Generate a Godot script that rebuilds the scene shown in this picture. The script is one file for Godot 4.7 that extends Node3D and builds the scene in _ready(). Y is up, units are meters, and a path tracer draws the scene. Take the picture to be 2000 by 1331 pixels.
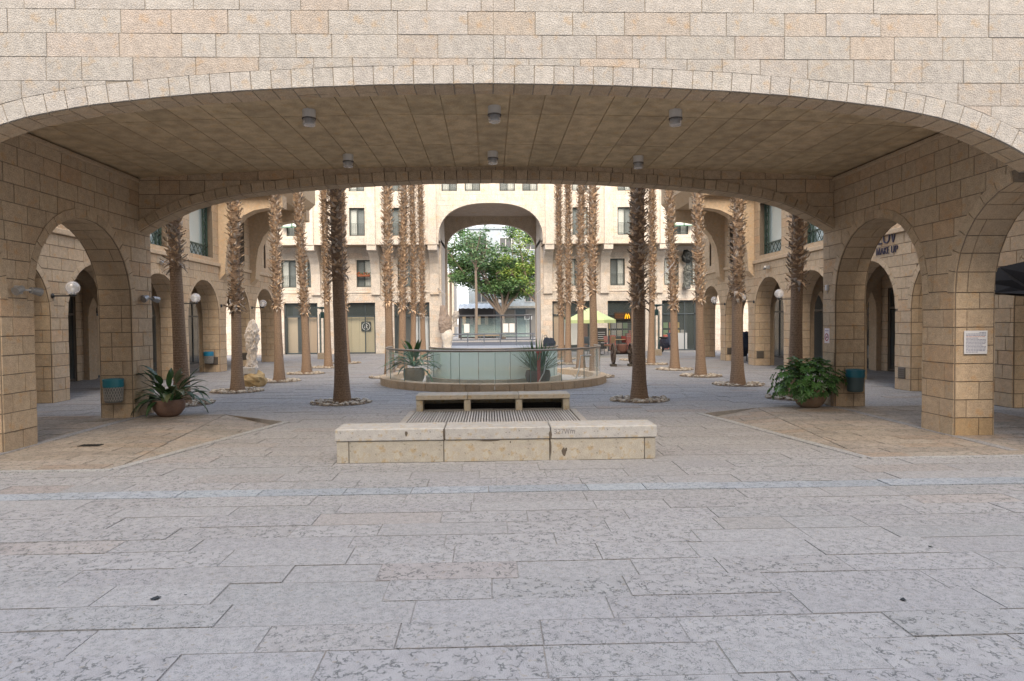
extends Node3D

# ------------------------------------------------------------------ mesh builder
class MB:
	var v := PackedVector3Array()
	var n := PackedVector3Array()
	var c := PackedColorArray()
	func tri(a: Vector3, b: Vector3, d: Vector3, hint: Vector3, col: Color) -> void:
		var nn := (d - a).cross(b - a)
		if nn.length_squared() < 1e-14: return
		nn = nn.normalized()
		if nn.dot(hint) < 0.0:
			nn = -nn
			v.append(a); v.append(d); v.append(b)
		else:
			v.append(a); v.append(b); v.append(d)
		for k in 3:
			n.append(nn); c.append(col)
	func trin(a: Vector3, b: Vector3, d: Vector3, na: Vector3, nb: Vector3, nd: Vector3, ca: Color, cb: Color, cd: Color) -> void:
		var nn := (d - a).cross(b - a)
		if nn.length_squared() < 1e-16: return
		if nn.dot(na + nb + nd) < 0.0:
			v.append(a); v.append(d); v.append(b)
			n.append(na); n.append(nd); n.append(nb)
			c.append(ca); c.append(cd); c.append(cb)
		else:
			v.append(a); v.append(b); v.append(d)
			n.append(na); n.append(nb); n.append(nd)
			c.append(ca); c.append(cb); c.append(cd)
	func quad(a: Vector3, b: Vector3, d: Vector3, e: Vector3, hint: Vector3, col: Color) -> void:
		tri(a, b, d, hint, col); tri(a, d, e, hint, col)
	# box with bevelled edges, centred on t
	func box(t: Transform3D, s: Vector3, col: Color, bev := 0.0) -> void:
		var h := s * 0.5
		if bev <= 0.0:
			for ax in 3:
				for sg in [-1.0, 1.0]:
					var nn := Vector3.ZERO; nn[ax] = sg
					var u := Vector3.ZERO; u[(ax + 1) % 3] = h[(ax + 1) % 3]
					var w := Vector3.ZERO; w[(ax + 2) % 3] = h[(ax + 2) % 3]
					var o: Vector3 = nn * h[ax]
					quad(t * (o - u - w), t * (o + u - w), t * (o + u + w), t * (o - u + w), t.basis * nn, col)
			return
		var i := h - Vector3.ONE * bev
		for ax in 3:
			for sg in [-1.0, 1.0]:
				var nn := Vector3.ZERO; nn[ax] = sg
				var u := Vector3.ZERO; u[(ax + 1) % 3] = i[(ax + 1) % 3]
				var w := Vector3.ZERO; w[(ax + 2) % 3] = i[(ax + 2) % 3]
				var o: Vector3 = nn * h[ax]
				quad(t * (o - u - w), t * (o + u - w), t * (o + u + w), t * (o - u + w), t.basis * nn, col)
		for ax in 3:
			var b1 := (ax + 1) % 3
			var b2 := (ax + 2) % 3
			for s1 in [-1.0, 1.0]:
				for s2 in [-1.0, 1.0]:
					var p := Vector3.ZERO; p[b1] = s1 * h[b1]; p[b2] = s2 * i[b2]
					var q := Vector3.ZERO; q[b1] = s1 * i[b1]; q[b2] = s2 * h[b2]
					var e := Vector3.ZERO; e[ax] = i[ax]
					var hn := Vector3.ZERO; hn[b1] = s1; hn[b2] = s2
					quad(t * (p - e), t * (p + e), t * (q + e), t * (q - e), t.basis * hn, col)
		for sx in [-1.0, 1.0]:
			for sy in [-1.0, 1.0]:
				for sz in [-1.0, 1.0]:
					var sv := Vector3(sx, sy, sz)
					tri(t * (Vector3(h.x, i.y, i.z) * sv), t * (Vector3(i.x, h.y, i.z) * sv), t * (Vector3(i.x, i.y, h.z) * sv), t.basis * sv, col)
	# flat polygon (u, v) of frame fr pushed out from w0 to w1, its front drawn in by inset
	func prism(p: PackedVector2Array, fr: Transform3D, w0: float, w1: float, inset: float, col: Color, jit := 0.0, back := false) -> void:
		var m := p.size()
		if m < 3: return
		var cen := Vector2.ZERO
		for q in p: cen += q
		cen /= m
		var front := PackedVector3Array()
		var base := PackedVector3Array()
		var f2 := PackedVector2Array()
		for k in m:
			var q := p[k]
			var d := cen - q
			var mv := d.normalized() * minf(inset * 1.3, d.length() * 0.4) if inset > 0.0 else Vector2.ZERO
			f2.append(q + mv)
			var wob := sin(q.x * 91.7 + q.y * 57.3) * jit
			front.append(fr * Vector3(q.x + mv.x, q.y + mv.y, w1 + wob))
			base.append(fr * Vector3(q.x, q.y, w0))
		var idx := Geometry2D.triangulate_polygon(f2)
		var hint := fr.basis * Vector3(0, 0, signf(w1 - w0))
		for k in range(0, idx.size(), 3):
			tri(front[idx[k]], front[idx[k + 1]], front[idx[k + 2]], hint, col)
			if back: tri(base[idx[k]], base[idx[k + 1]], base[idx[k + 2]], -hint, col)
		var turn := 1.0 if not Geometry2D.is_polygon_clockwise(p) else -1.0
		for k in m:
			var k2 := (k + 1) % m
			var e := p[k2] - p[k]
			var on := Vector2(e.y, -e.x) * turn
			quad(base[k], base[k2], front[k2], front[k], fr.basis * Vector3(on.x, on.y, 0), col)
	func tube(pts: Array, radii: Array, sides: int, col: Color, col2 = null, cap := true) -> void:
		var rings := []
		var norms := []
		var m := pts.size()
		var prev := Vector3.ZERO
		for k in m:
			var t: Vector3 = (pts[mini(k + 1, m - 1)] - pts[maxi(k - 1, 0)]).normalized()
			var a := prev
			if k == 0 or absf(a.dot(t)) > 0.99:
				a = t.cross(Vector3.RIGHT if absf(t.x) < 0.8 else Vector3.UP)
			a = (a - t * a.dot(t)).normalized()
			prev = a
			var b := t.cross(a)
			var r := PackedVector3Array()
			var q := PackedVector3Array()
			for s in sides:
				var an := TAU * s / sides
				var dd := a * cos(an) + b * sin(an)
				r.append(pts[k] + dd * float(radii[k])); q.append(dd)
			rings.append(r); norms.append(q)
		for k in m - 1:
			var ca: Color = col if col2 == null else col.lerp(col2, float(k) / (m - 1))
			var cb: Color = col if col2 == null else col.lerp(col2, float(k + 1) / (m - 1))
			for s in sides:
				var s2 := (s + 1) % sides
				trin(rings[k][s], rings[k + 1][s], rings[k + 1][s2], norms[k][s], norms[k + 1][s], norms[k + 1][s2], ca, cb, cb)
				trin(rings[k][s], rings[k + 1][s2], rings[k][s2], norms[k][s], norms[k + 1][s2], norms[k][s2], ca, cb, ca)
		if cap:
			for s in range(1, sides - 1):
				tri(rings[0][0], rings[0][s], rings[0][s + 1], pts[0] - pts[1], col)
				tri(rings[m - 1][0], rings[m - 1][s], rings[m - 1][s + 1], pts[m - 1] - pts[m - 2], col if col2 == null else col2)
	# profile of (radius, height) turned round y of fr
	func lathe(pf: Array, segs: int, fr: Transform3D, col: Color, a0 := 0.0, a1 := TAU) -> void:
		var nr := []
		for k in pf.size():
			var t: Vector2 = pf[mini(k + 1, pf.size() - 1)] - pf[maxi(k - 1, 0)]
			nr.append(Vector2(t.y, -t.x).normalized())
		for k in pf.size() - 1:
			for s in segs:
				var p := lerpf(a0, a1, float(s) / segs)
				var q := lerpf(a0, a1, float(s + 1) / segs)
				var e := func(i: int, an: float) -> Vector3: return fr * Vector3(pf[i].x * cos(an), pf[i].y, pf[i].x * sin(an))
				var f := func(i: int, an: float) -> Vector3: return (fr.basis * Vector3(nr[i].x * cos(an), nr[i].y, nr[i].x * sin(an))).normalized()
				trin(e.call(k, p), e.call(k + 1, p), e.call(k + 1, q), f.call(k, p), f.call(k + 1, p), f.call(k + 1, q), col, col, col)
				trin(e.call(k, p), e.call(k + 1, q), e.call(k, q), f.call(k, p), f.call(k + 1, q), f.call(k, q), col, col, col)
	func mesh() -> ArrayMesh:
		var am := ArrayMesh.new()
		var ar := []
		ar.resize(Mesh.ARRAY_MAX)
		ar[Mesh.ARRAY_VERTEX] = v
		ar[Mesh.ARRAY_NORMAL] = n
		ar[Mesh.ARRAY_COLOR] = c
		am.add_surface_from_arrays(Mesh.PRIMITIVE_TRIANGLES, ar)
		return am

# ------------------------------------------------------------------ naming and node helpers
var taken := {}
var M := {}
var rng := RandomNumberGenerator.new()
const WHITE := Color(1, 1, 1)

func numbered(called: String) -> String:
	taken[called] = int(taken.get(called, -1)) + 1
	return called if taken[called] == 0 else "%s_%03d" % [called, taken[called]]

func tag(o: Node3D, label: String, category: String, group := "", kind := "") -> Node3D:
	if label: o.set_meta("label", label)
	if category: o.set_meta("category", category)
	if group: o.set_meta("group", group)
	if kind: o.set_meta("kind", kind)
	return o

func thing(called: String, label: String, category: String, at := Vector3.ZERO, group := "", turn := 0.0) -> Node3D:
	var o := Node3D.new()
	o.name = numbered(called)
	add_child(o)
	o.position = at
	o.rotation.y = turn
	return tag(o, label, category, group)

func part(parent: Node3D, called: String, mesh, mat: Material, at := Vector3.ZERO) -> MeshInstance3D:
	var o := MeshInstance3D.new()
	o.name = called
	o.mesh = mesh.mesh() if mesh is MB else mesh
	o.material_override = mat
	o.position = at
	if parent == self: o.name = numbered(called)
	parent.add_child(o, true)
	return o

func struct(called: String, mesh, mat: Material, label := "") -> MeshInstance3D:
	var o := part(self, called, mesh, mat)
	tag(o, label, "", "", "structure")
	return o

func dup(o: Node3D, at: Vector3, turn := 0.0, scl := 1.0) -> Node3D:
	var r: Node3D = o.duplicate()
	r.name = numbered(String(o.name))
	add_child(r)
	r.position = at
	r.rotation.y = turn
	r.scale = Vector3.ONE * scl
	return r

# a point from metres right, up and ahead
func V(x: float, y: float, d: float) -> Vector3: return Vector3(x, y, -d)
func at(x: float, y: float, d: float, turn := 0.0) -> Transform3D: return Transform3D(Basis(Vector3.UP, turn), V(x, y, d))
func ro(a: float, b: float) -> float: return rng.randf_range(a, b)
func tint(c: Color, k: float) -> Color: return Color(c.r * k, c.g * k, c.b * k)

# ------------------------------------------------------------------ textures
func noise_bytes(size: int, seed_: int, freq: float, type := FastNoiseLite.TYPE_SIMPLEX_SMOOTH, oct := 4, frac := FastNoiseLite.FRACTAL_FBM) -> PackedByteArray:
	var f := FastNoiseLite.new()
	f.seed = seed_; f.frequency = freq; f.noise_type = type
	f.fractal_type = frac; f.fractal_octaves = oct
	var im := f.get_seamless_image(size, size, false, false, 0.12, true)
	im.convert(Image.FORMAT_L8)
	return im.get_data()

func tex(size: int, px: Callable) -> ImageTexture:
	var out := PackedByteArray()
	out.resize(size * size * 3)
	for i in size * size:
		var c: Color = px.call(i)
		out[i * 3] = int(clampf(pow(c.r, 0.4545), 0, 1) * 255.0)
		out[i * 3 + 1] = int(clampf(pow(c.g, 0.4545), 0, 1) * 255.0)
		out[i * 3 + 2] = int(clampf(pow(c.b, 0.4545), 0, 1) * 255.0)
	return ImageTexture.create_from_image(Image.create_from_data(size, size, false, Image.FORMAT_RGB8, out))

func bump(size: int, bytes: PackedByteArray, k: float) -> ImageTexture:
	var im := Image.create_from_data(size, size, false, Image.FORMAT_L8, bytes)
	im.convert(Image.FORMAT_RGBA8)
	im.bump_map_to_normal_map(k)
	return ImageTexture.create_from_image(im)

func mat(rough: float, col := WHITE, texture: Texture2D = null, scale_ := 1.0, normal: Texture2D = null, nstr := 1.0, metallic := 0.0) -> StandardMaterial3D:
	var m := StandardMaterial3D.new()
	m.albedo_color = Color(col.r, col.g, col.b).linear_to_srgb()
	m.vertex_color_use_as_albedo = true
	m.roughness = rough
	m.metallic = metallic
	if texture: m.albedo_texture = texture
	if normal:
		m.normal_enabled = true
		m.normal_texture = normal
		m.normal_scale = nstr
	if texture or normal:
		m.uv1_triplanar = true
		m.uv1_world_triplanar = true
		m.uv1_scale = Vector3.ONE * scale_
	return m

func glass(col: Color, alpha: float, rough := 0.02) -> StandardMaterial3D:
	var m := StandardMaterial3D.new()
	var s := col.linear_to_srgb()
	m.albedo_color = Color(s.r, s.g, s.b, alpha)
	m.transparency = BaseMaterial3D.TRANSPARENCY_ALPHA
	m.roughness = rough
	m.metallic_specular = 0.5
	return m

func make_materials() -> void:
	var fine := noise_bytes(512, 1, 0.09, FastNoiseLite.TYPE_SIMPLEX, 3)
	var mid := noise_bytes(512, 2, 0.018, FastNoiseLite.TYPE_SIMPLEX_SMOOTH, 4)
	var big := noise_bytes(512, 3, 0.007, FastNoiseLite.TYPE_SIMPLEX_SMOOTH, 3)
	var pit := noise_bytes(512, 4, 0.05, FastNoiseLite.TYPE_CELLULAR, 2)
	var stone := tex(512, func(i: int) -> Color:
		var f := fine[i] / 255.0 - 0.5
		var m := mid[i] / 255.0 - 0.5
		var b := big[i] / 255.0
		var o := clampf((b - 0.50) * 3.0, 0, 1) * clampf((mid[i] / 255.0 - 0.40) * 3.0, 0, 1)
		var k := 0.87 + f * 0.36 + m * 0.26
		if pit[i] < 46 and fine[i] < 120: k *= 0.72
		return Color(k * (1.0 - o * 0.07), k * (1.0 - o * 0.19), k * (1.0 - o * 0.33)))
	var hammer := PackedByteArray()
	hammer.resize(512 * 512)
	for i in 512 * 512: hammer[i] = clampi(int(fine[i] * 0.65 + pit[i] * 0.2 + mid[i] * 0.25), 0, 255)
	var stone_n := bump(512, hammer, 5.0)
	M.stone = mat(0.86, WHITE, stone, 0.8, stone_n, 0.9)
	M.stone_far = mat(0.9, WHITE, stone, 0.25, stone_n, 0.4)
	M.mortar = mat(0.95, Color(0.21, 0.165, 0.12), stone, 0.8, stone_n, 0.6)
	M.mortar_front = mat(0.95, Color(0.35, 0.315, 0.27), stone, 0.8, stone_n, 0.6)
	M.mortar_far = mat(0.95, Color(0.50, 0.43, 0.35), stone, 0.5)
	# paving: pale limestone with worm-like pits and brown stains
	var pf := noise_bytes(1024, 12, 0.13, FastNoiseLite.TYPE_SIMPLEX, 3)
	var pm := noise_bytes(1024, 13, 0.009, FastNoiseLite.TYPE_SIMPLEX_SMOOTH, 4)
	var pst := noise_bytes(1024, 14, 0.013, FastNoiseLite.TYPE_SIMPLEX_SMOOTH, 2)
	var pave_n: ImageTexture
	for v in 3:
		var w1 := noise_bytes(1024, 11 + v * 40, [0.016, 0.020, 0.03][v], FastNoiseLite.TYPE_SIMPLEX_SMOOTH, 4)
		var w2 := noise_bytes(1024, 15 + v * 40, [0.012, 0.014, 0.02][v], FastNoiseLite.TYPE_SIMPLEX_SMOOTH, 4)
		var much: float = [0.62, 0.52, 0.36][v]
		var ph := PackedByteArray()
		ph.resize(1024 * 1024)
		var pave := tex(1024, func(i: int) -> Color:
			var f := pf[i] / 255.0 - 0.5
			var m := pm[i] / 255.0 - 0.5
			var line := clampf((1.0 - absf(w1[i] / 255.0 - 0.5 + f * 0.12) / 0.09) * 1.6, 0, 1)
			var keep := clampf((w2[i] / 255.0 - 0.40 + f * 0.25) * 6.0, 0, 1)
			var spot := clampf((pf[i] / 255.0 - 0.70) * 6.0, 0, 1) * keep * 0.6
			var w := clampf(line * keep + spot, 0, 1)
			var s := clampf((pst[i] / 255.0 - 0.80 + f * 0.1) * 6.0, 0, 1) * 0.7
			var k := 0.93 + f * 0.55 + m * 0.30
			k *= 1.0 - much * w
			ph[i] = clampi(int(165 + f * 130 - w * 110 * much), 0, 255)
			return Color(k * (1.0 - s * 0.22 - w * 0.05), k * (1.0 - s * 0.32), k * (1.0 - s * 0.48)))
		pave_n = bump(1024, ph, 5.0)
		M["pave%d" % v] = mat(0.74, WHITE, pave, [0.78, 0.9, 1.0][v], pave_n, 1.2)
		if v == 1: M.pave_side = mat(0.78, WHITE, pave, 0.5, pave_n, 0.5)
	M.pave = M.pave1
	M.grout = mat(0.95, Color(0.28, 0.265, 0.255), stone, 0.8)
	# stained concrete and travertine
	var cm := noise_bytes(512, 21, 0.012, FastNoiseLite.TYPE_SIMPLEX_SMOOTH, 5)
	var cs := noise_bytes(512, 22, 0.03, FastNoiseLite.TYPE_CELLULAR, 3)
	var conc := tex(512, func(i: int) -> Color:
		var k := 0.82 + (cm[i] / 255.0 - 0.5) * 0.4 + (fine[i] / 255.0 - 0.5) * 0.18
		var o := clampf((mid[i] / 255.0 - 0.55) * 2.0, 0, 1)
		return Color(k, k * (1.0 - o * 0.10), k * (1.0 - o * 0.25)))
	M.concrete = mat(0.9, WHITE, conc, 0.45, stone_n, 0.3)
	var trav := tex(512, func(i: int) -> Color:
		var k := 0.9 + (fine[i] / 255.0 - 0.5) * 0.22 + (cm[i] / 255.0 - 0.5) * 0.25
		if cs[i] < 55 and mid[i] > 138: k *= 0.62
		var o := clampf((mid[i] / 255.0 - 0.46) * 3.5, 0, 1) * clampf((cm[i] / 255.0 - 0.42) * 4.0, 0, 1)
		return Color(k * (1.0 - o * 0.12), k * (1.0 - o * 0.25), k * (1.0 - o * 0.45)))
	M.trav = mat(0.75, WHITE, trav, 0.9, stone_n, 0.35)
	# palm bark: rings and fibre
	var fib := noise_bytes(256, 31, 0.06, FastNoiseLite.TYPE_SIMPLEX, 3)
	var bark := tex(256, func(i: int) -> Color:
		var y := i / 256
		var r := sin(float(y) / 256.0 * TAU * 14.0 + fib[i] / 60.0)
		var k := 0.88 + (fib[i] / 255.0 - 0.5) * 0.6 + r * 0.10
		return Color(k, k * 0.98, k * 0.95))
	var bb := PackedByteArray()
	bb.resize(256 * 256)
	for i in 256 * 256: bb[i] = clampi(int(128 + sin(float(i / 256) / 256.0 * TAU * 14.0 + fib[i] / 60.0) * 60 + (fib[i] - 128) * 0.5), 0, 255)
	M.bark = mat(0.9, WHITE, bark, 1.3, bump(256, bb, 5.0), 1.0)
	M.boots = mat(0.85, WHITE, bark, 4.0)
	M.boots.backlight_enabled = true
	M.boots.backlight = Color(0.10, 0.07, 0.04)
	M.leaf = mat(0.45, WHITE, stone, 3.0)
	M.leaf.backlight_enabled = true
	M.leaf.backlight = Color(0.25, 0.36, 0.10)
	M.glossy_leaf = mat(0.34, WHITE, stone, 2.0)
	M.paint = mat(0.5)
	M.satin = mat(0.35)
	M.dull = mat(0.9)
	M.cloth = mat(0.95, WHITE, conc, 3.0)
	M.metal = mat(0.35, WHITE, null, 1.0, null, 1.0, 1.0)
	M.worn_metal = mat(0.5, WHITE, conc, 2.5, null, 1.0, 0.8)
	M.clay = mat(0.8, WHITE, trav, 1.6, stone_n, 0.5)
	M.pane = glass(Color(0.6, 0.75, 0.75), 0.07)
	M.rail_glass = glass(Color(0.60, 0.80, 0.76), 0.18)
	M.teal_glass = glass(Color(0.66, 0.90, 0.88), 0.82, 0.08)
	M.sign = mat(0.4)
	M.sign.emission_enabled = true
	M.sign.emission = Color(1.0, 0.62, 0.03)
	M.sign.emission_energy_multiplier = 0.5
	M.canopy = mat(0.9)
	M.canopy.backlight_enabled = true
	M.canopy.backlight = Color(0.5, 0.6, 0.3)
	M.globe = glass(Color(0.85, 0.85, 0.87), 0.3, 0.05)

# ------------------------------------------------------------------ stone masonry
func rect(u0: float, v0: float, u1: float, v1: float) -> PackedVector2Array:
	return PackedVector2Array([Vector2(u0, v0), Vector2(u1, v0), Vector2(u1, v1), Vector2(u0, v1)])

func area(p: PackedVector2Array) -> float:
	var s := 0.0
	for k in p.size():
		var q := p[(k + 1) % p.size()]
		s += p[k].x * q.y - q.x * p[k].y
	return absf(s) * 0.5

# round-headed opening
func arch_line(cu: float, half: float, spring: float, rise: float, steps := 14, power := 2.0) -> PackedVector2Array:
	var o := PackedVector2Array()
	for k in steps + 1:
		var a := PI - PI * k / steps
		var s := pow(absf(sin(a)), 2.0 / power)
		var cc := signf(cos(a)) * pow(absf(cos(a)), 2.0 / power)
		o.append(Vector2(cu + half * cc, spring + rise * s))
	return o

# flat basket-handle curve of the two passage arches: t is 0 in the middle and 1 at the springing
func basket(t: float) -> float:
	var tt := [0.0, 0.2, 0.3, 0.42, 0.53, 0.62, 0.71, 0.80, 0.86, 0.92, 0.96, 1.0]
	var yy := [1.0, 0.981, 0.956, 0.914, 0.858, 0.796, 0.720, 0.606, 0.488, 0.312, 0.170, 0.0]
	t = clampf(absf(t), 0, 1)
	for k in 11:
		if t <= tt[k + 1]:
			return lerpf(yy[k], yy[k + 1], (t - tt[k]) / (tt[k + 1] - tt[k]))
	return 0.0

func basket_line(u0: float, u1: float, spring: float, rise: float, grow := 0.0, steps := 56) -> PackedVector2Array:
	var o := PackedVector2Array()
	var c := (u0 + u1) * 0.5
	var a := (u1 - u0) * 0.5
	# even steps along the curve
	var fine_pts := PackedVector2Array()
	for k in 801:
		var t := -1.0 + 2.0 * k / 800.0
		fine_pts.append(Vector2(c + t * a, spring + rise * basket(t)))
	var length := 0.0
	for k in 800: length += fine_pts[k].distance_to(fine_pts[k + 1])
	var want := 0.0
	var run := 0.0
	for k in 800:
		while want <= run + 1e-6 and o.size() <= steps:
			o.append(fine_pts[k]); want += length / steps
		run += fine_pts[k].distance_to(fine_pts[k + 1])
	if o.size() <= steps: o.append(fine_pts[800])
	if grow == 0.0: return o
	var g := PackedVector2Array()
	for k in o.size():
		var d := o[mini(k + 1, o.size() - 1)] - o[maxi(k - 1, 0)]
		g.append(o[k] + Vector2(-d.y, d.x).normalized() * grow)
	return g

func opening(line: PackedVector2Array, bottom: float) -> PackedVector2Array:
	var p := PackedVector2Array(line)
	p.append(Vector2(line[line.size() - 1].x, bottom))
	p.insert(0, Vector2(line[0].x, bottom))
	return p

# a rectangle less openings, as simple polygons
func minus(outer: PackedVector2Array, holes: Array, cuts: Array = []) -> Array:
	var polys := [outer]
	var all_cuts := cuts.duplicate()
	var lo := outer[0].y
	for p in outer: lo = minf(lo, p.y)
	for h in holes:
		var hu := 0.0
		var hv := 1e9
		for p in h:
			hu += p.x; hv = minf(hv, p.y)
		if hv > lo: all_cuts.append(hu / h.size())
	all_cuts.sort()
	for cu in all_cuts:
		var nxt := []
		for p in polys:
			for side in [rect(-999, -999, cu, 999), rect(cu, -999, 999, 999)]:
				nxt.append_array(Geometry2D.intersect_polygons(p, side))
		polys = nxt
	for h in holes:
		var nxt := []
		for p in polys: nxt.append_array(Geometry2D.clip_polygons(p, h))
		polys = nxt
	var out := []
	for p in polys:
		if area(p) > 0.002: out.append(p)
	return out

func core(polys: Array, fr: Transform3D, thick: float, mb: MB, col := WHITE) -> void:
	for p in polys: mb.prism(p, fr, -thick, 0.0, 0.0, col, 0.0, true)

var near_limit := 1e9
var side_limit := 1e9
var stone_mat: Material
var stone_edge := 0.004
var course_jit := 0.0
var pieces_made := 0
# courses of dressed stone over the polygons; stones whose centre lies past near_limit ahead go to the joined mesh
func ashlar(parent: Node3D, called: String, fr: Transform3D, polys: Array, u0: float, u1: float, v0: float, v1: float, course: float, lens: Vector2, base_col: Color, vary: float, joined: MB = null, proud := 0.012, gap := 0.007, ochre := 0.25) -> void:
	var vv := v0
	while vv < v1 - 0.02:
		var ch := course * (1.0 + ro(-course_jit, course_jit))
		var top := minf(vv + ch, v1)
		var u := u0 - ro(0.0, lens.x)
		while u < u1:
			var l := ro(lens.x, lens.y)
			var r := rect(u + gap * 0.5, vv + gap * 0.5, u + l - gap * 0.5, top - gap * 0.5)
			var col := tint(base_col, 1.0 + ro(-vary, vary))
			if rng.randf() < ochre: 
				var oc := ro(0.0, 1.0)
				col = Color(col.r * (1.0 + 0.03 * oc), col.g * (1.0 - 0.06 * oc), col.b * (1.0 - 0.13 * oc))
			for p in polys:
				for q in Geometry2D.intersect_polygons(r, p):
					if area(q) < 0.006: continue
					stone(parent, called, q, fr, proud + ro(-0.004, 0.004), col, joined)
			u += l
		vv += ch

func stone(parent: Node3D, called: String, q: PackedVector2Array, fr: Transform3D, proud: float, col: Color, joined: MB) -> void:
	var cen := Vector2.ZERO
	for k in q: cen += k
	cen /= q.size()
	var ahead := -(fr * Vector3(cen.x, cen.y, 0)).z
	var mid3 := fr * Vector3(cen.x, cen.y, 0)
	if joined != null and (ahead > near_limit or absf(mid3.x) > 0.8 * ahead + side_limit):
		joined.prism(q, fr, -0.02, proud, 0.003, col)
	else:
		var mb := MB.new()
		mb.prism(q, fr, -0.02, proud, stone_edge, col, 0.0015)
		part(parent, called, mb, stone_mat if stone_mat != M.pave else M["pave%d" % [0, 0, 1, 1, 2][rng.randi() % 5]])
		pieces_made += 1

# wedge stones between an arch line and its outer line
func ring(parent: Node3D, called: String, fr: Transform3D, inner: PackedVector2Array, outer: PackedVector2Array, base_col: Color, vary: float, joined: MB = null, proud := 0.016) -> void:
	for k in inner.size() - 1:
		var e := (inner[k + 1] - inner[k]).normalized() * 0.003
		var f := (outer[k + 1] - outer[k]).normalized() * 0.003
		var q := PackedVector2Array([inner[k] + e, inner[k + 1] - e, outer[k + 1] - f, outer[k] + f])
		var col := tint(base_col, 1.0 + ro(-vary, vary))
		stone(parent, called, q, fr, proud + ro(-0.003, 0.003), col, joined)

# stones lining the inside of an opening along its line, through the depth of the wall
func lining(parent: Node3D, called: String, fr: Transform3D, line: PackedVector2Array, inside: Vector2, thick: float, base_col: Color, vary: float, joined: MB = null, split := 0.5) -> void:
	for k in line.size() - 1:
		var a := line[k]
		var b := line[k + 1]
		var e := (b - a).normalized()
		var nn := Vector2(-e.y, e.x)
		if nn.dot(inside - (a + b) * 0.5) < 0.0: nn = -nn
		var cuts := [0.012, thick - 0.012]
		if rng.randf() < split + 0.2: cuts = [0.012, thick * (0.3 if rng.randf() < 0.5 else 0.62), thick - 0.012]
		for j in cuts.size() - 1:
			var f2 := Transform3D(fr.basis * Basis(Vector3(e.x, e.y, 0), Vector3(0, 0, -1), Vector3(nn.x, nn.y, 0)), fr * Vector3(a.x, a.y, 0))
			var q := rect(0.005, cuts[j] + 0.004, a.distance_to(b) - 0.005, cuts[j + 1] - 0.004)
			var col := tint(base_col, 1.0 + ro(-vary, vary))
			stone(parent, called, q, f2, 0.010 + ro(-0.003, 0.003), col, joined)

func jamb_line(u: float, v0: float, v1: float, course: float) -> PackedVector2Array:
	var o := PackedVector2Array()
	var v := v0
	while v < v1 - 0.06:
		o.append(Vector2(u, v)); v += course
	o.append(Vector2(u, v1))
	return o

# ------------------------------------------------------------------ the place
const XL := -6.70     # passage walls
const XR := 6.85
const FL := -9.87     # court facades
const FR_ := 10.07
const FRONT := Color(0.475, 0.45, 0.42)
const PASS := Color(0.54, 0.415, 0.285)
const FACADE := Color(0.60, 0.46, 0.315)
const FAR := Color(0.655, 0.59, 0.515)

func _ready() -> void:
	rng.seed = 20240
	# camera
	var cam := Camera3D.new()
	cam.name = "camera"
	cam.fov = 53.06
	cam.near = 0.1
	cam.far = 600.0
	add_child(cam)
	cam.position = Vector3(0, 1.75, 0)
	cam.rotation_degrees = Vector3(-1.585, -1.89, -0.5)
	cam.current = true
	# sky, exposure
	var we := WorldEnvironment.new()
	we.name = "world_environment"
	var env := Environment.new()
	env.background_mode = Environment.BG_SKY
	var sm := ProceduralSkyMaterial.new()
	sm.sky_top_color = Color(0.72, 0.78, 0.88)
	sm.sky_horizon_color = Color(0.96, 0.96, 0.95)
	sm.sky_curve = 0.22
	sm.ground_bottom_color = Color(0.45, 0.43, 0.40)
	sm.ground_horizon_color = Color(0.80, 0.80, 0.80)
	sm.sun_angle_max = 1.0
	env.sky = Sky.new()
	env.sky.sky_material = sm
	env.background_energy_multiplier = 1.75
	env.tonemap_mode = Environment.TONE_MAPPER_LINEAR
	env.tonemap_exposure = 1.72
	env.sdfgi_enabled = true
	env.ssao_enabled = true
	env.ssil_enabled = true
	we.environment = env
	add_child(we)
	# a hazy, low-contrast sun high behind the viewer
	var sun := DirectionalLight3D.new()
	sun.name = "sun"
	sun.light_color = Color(1.0, 0.94, 0.87)
	sun.light_energy = 0.95
	sun.light_angular_distance = 38.0
	sun.shadow_enabled = true
	add_child(sun)
	sun.look_at_from_position(Vector3.ZERO, Vector3(0.0, -0.62, -0.78), Vector3.UP)

	make_materials()
	stone_mat = M.stone
	build_ground()
	build_front_wall()
	build_passage_walls()
	build_back_arch()
	build_ceiling()
	for sgn: int in [-1, 1]: build_arcade(sgn)
	build_far_building()
	build_street()
	build_opposite()
	build_objects()

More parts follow.
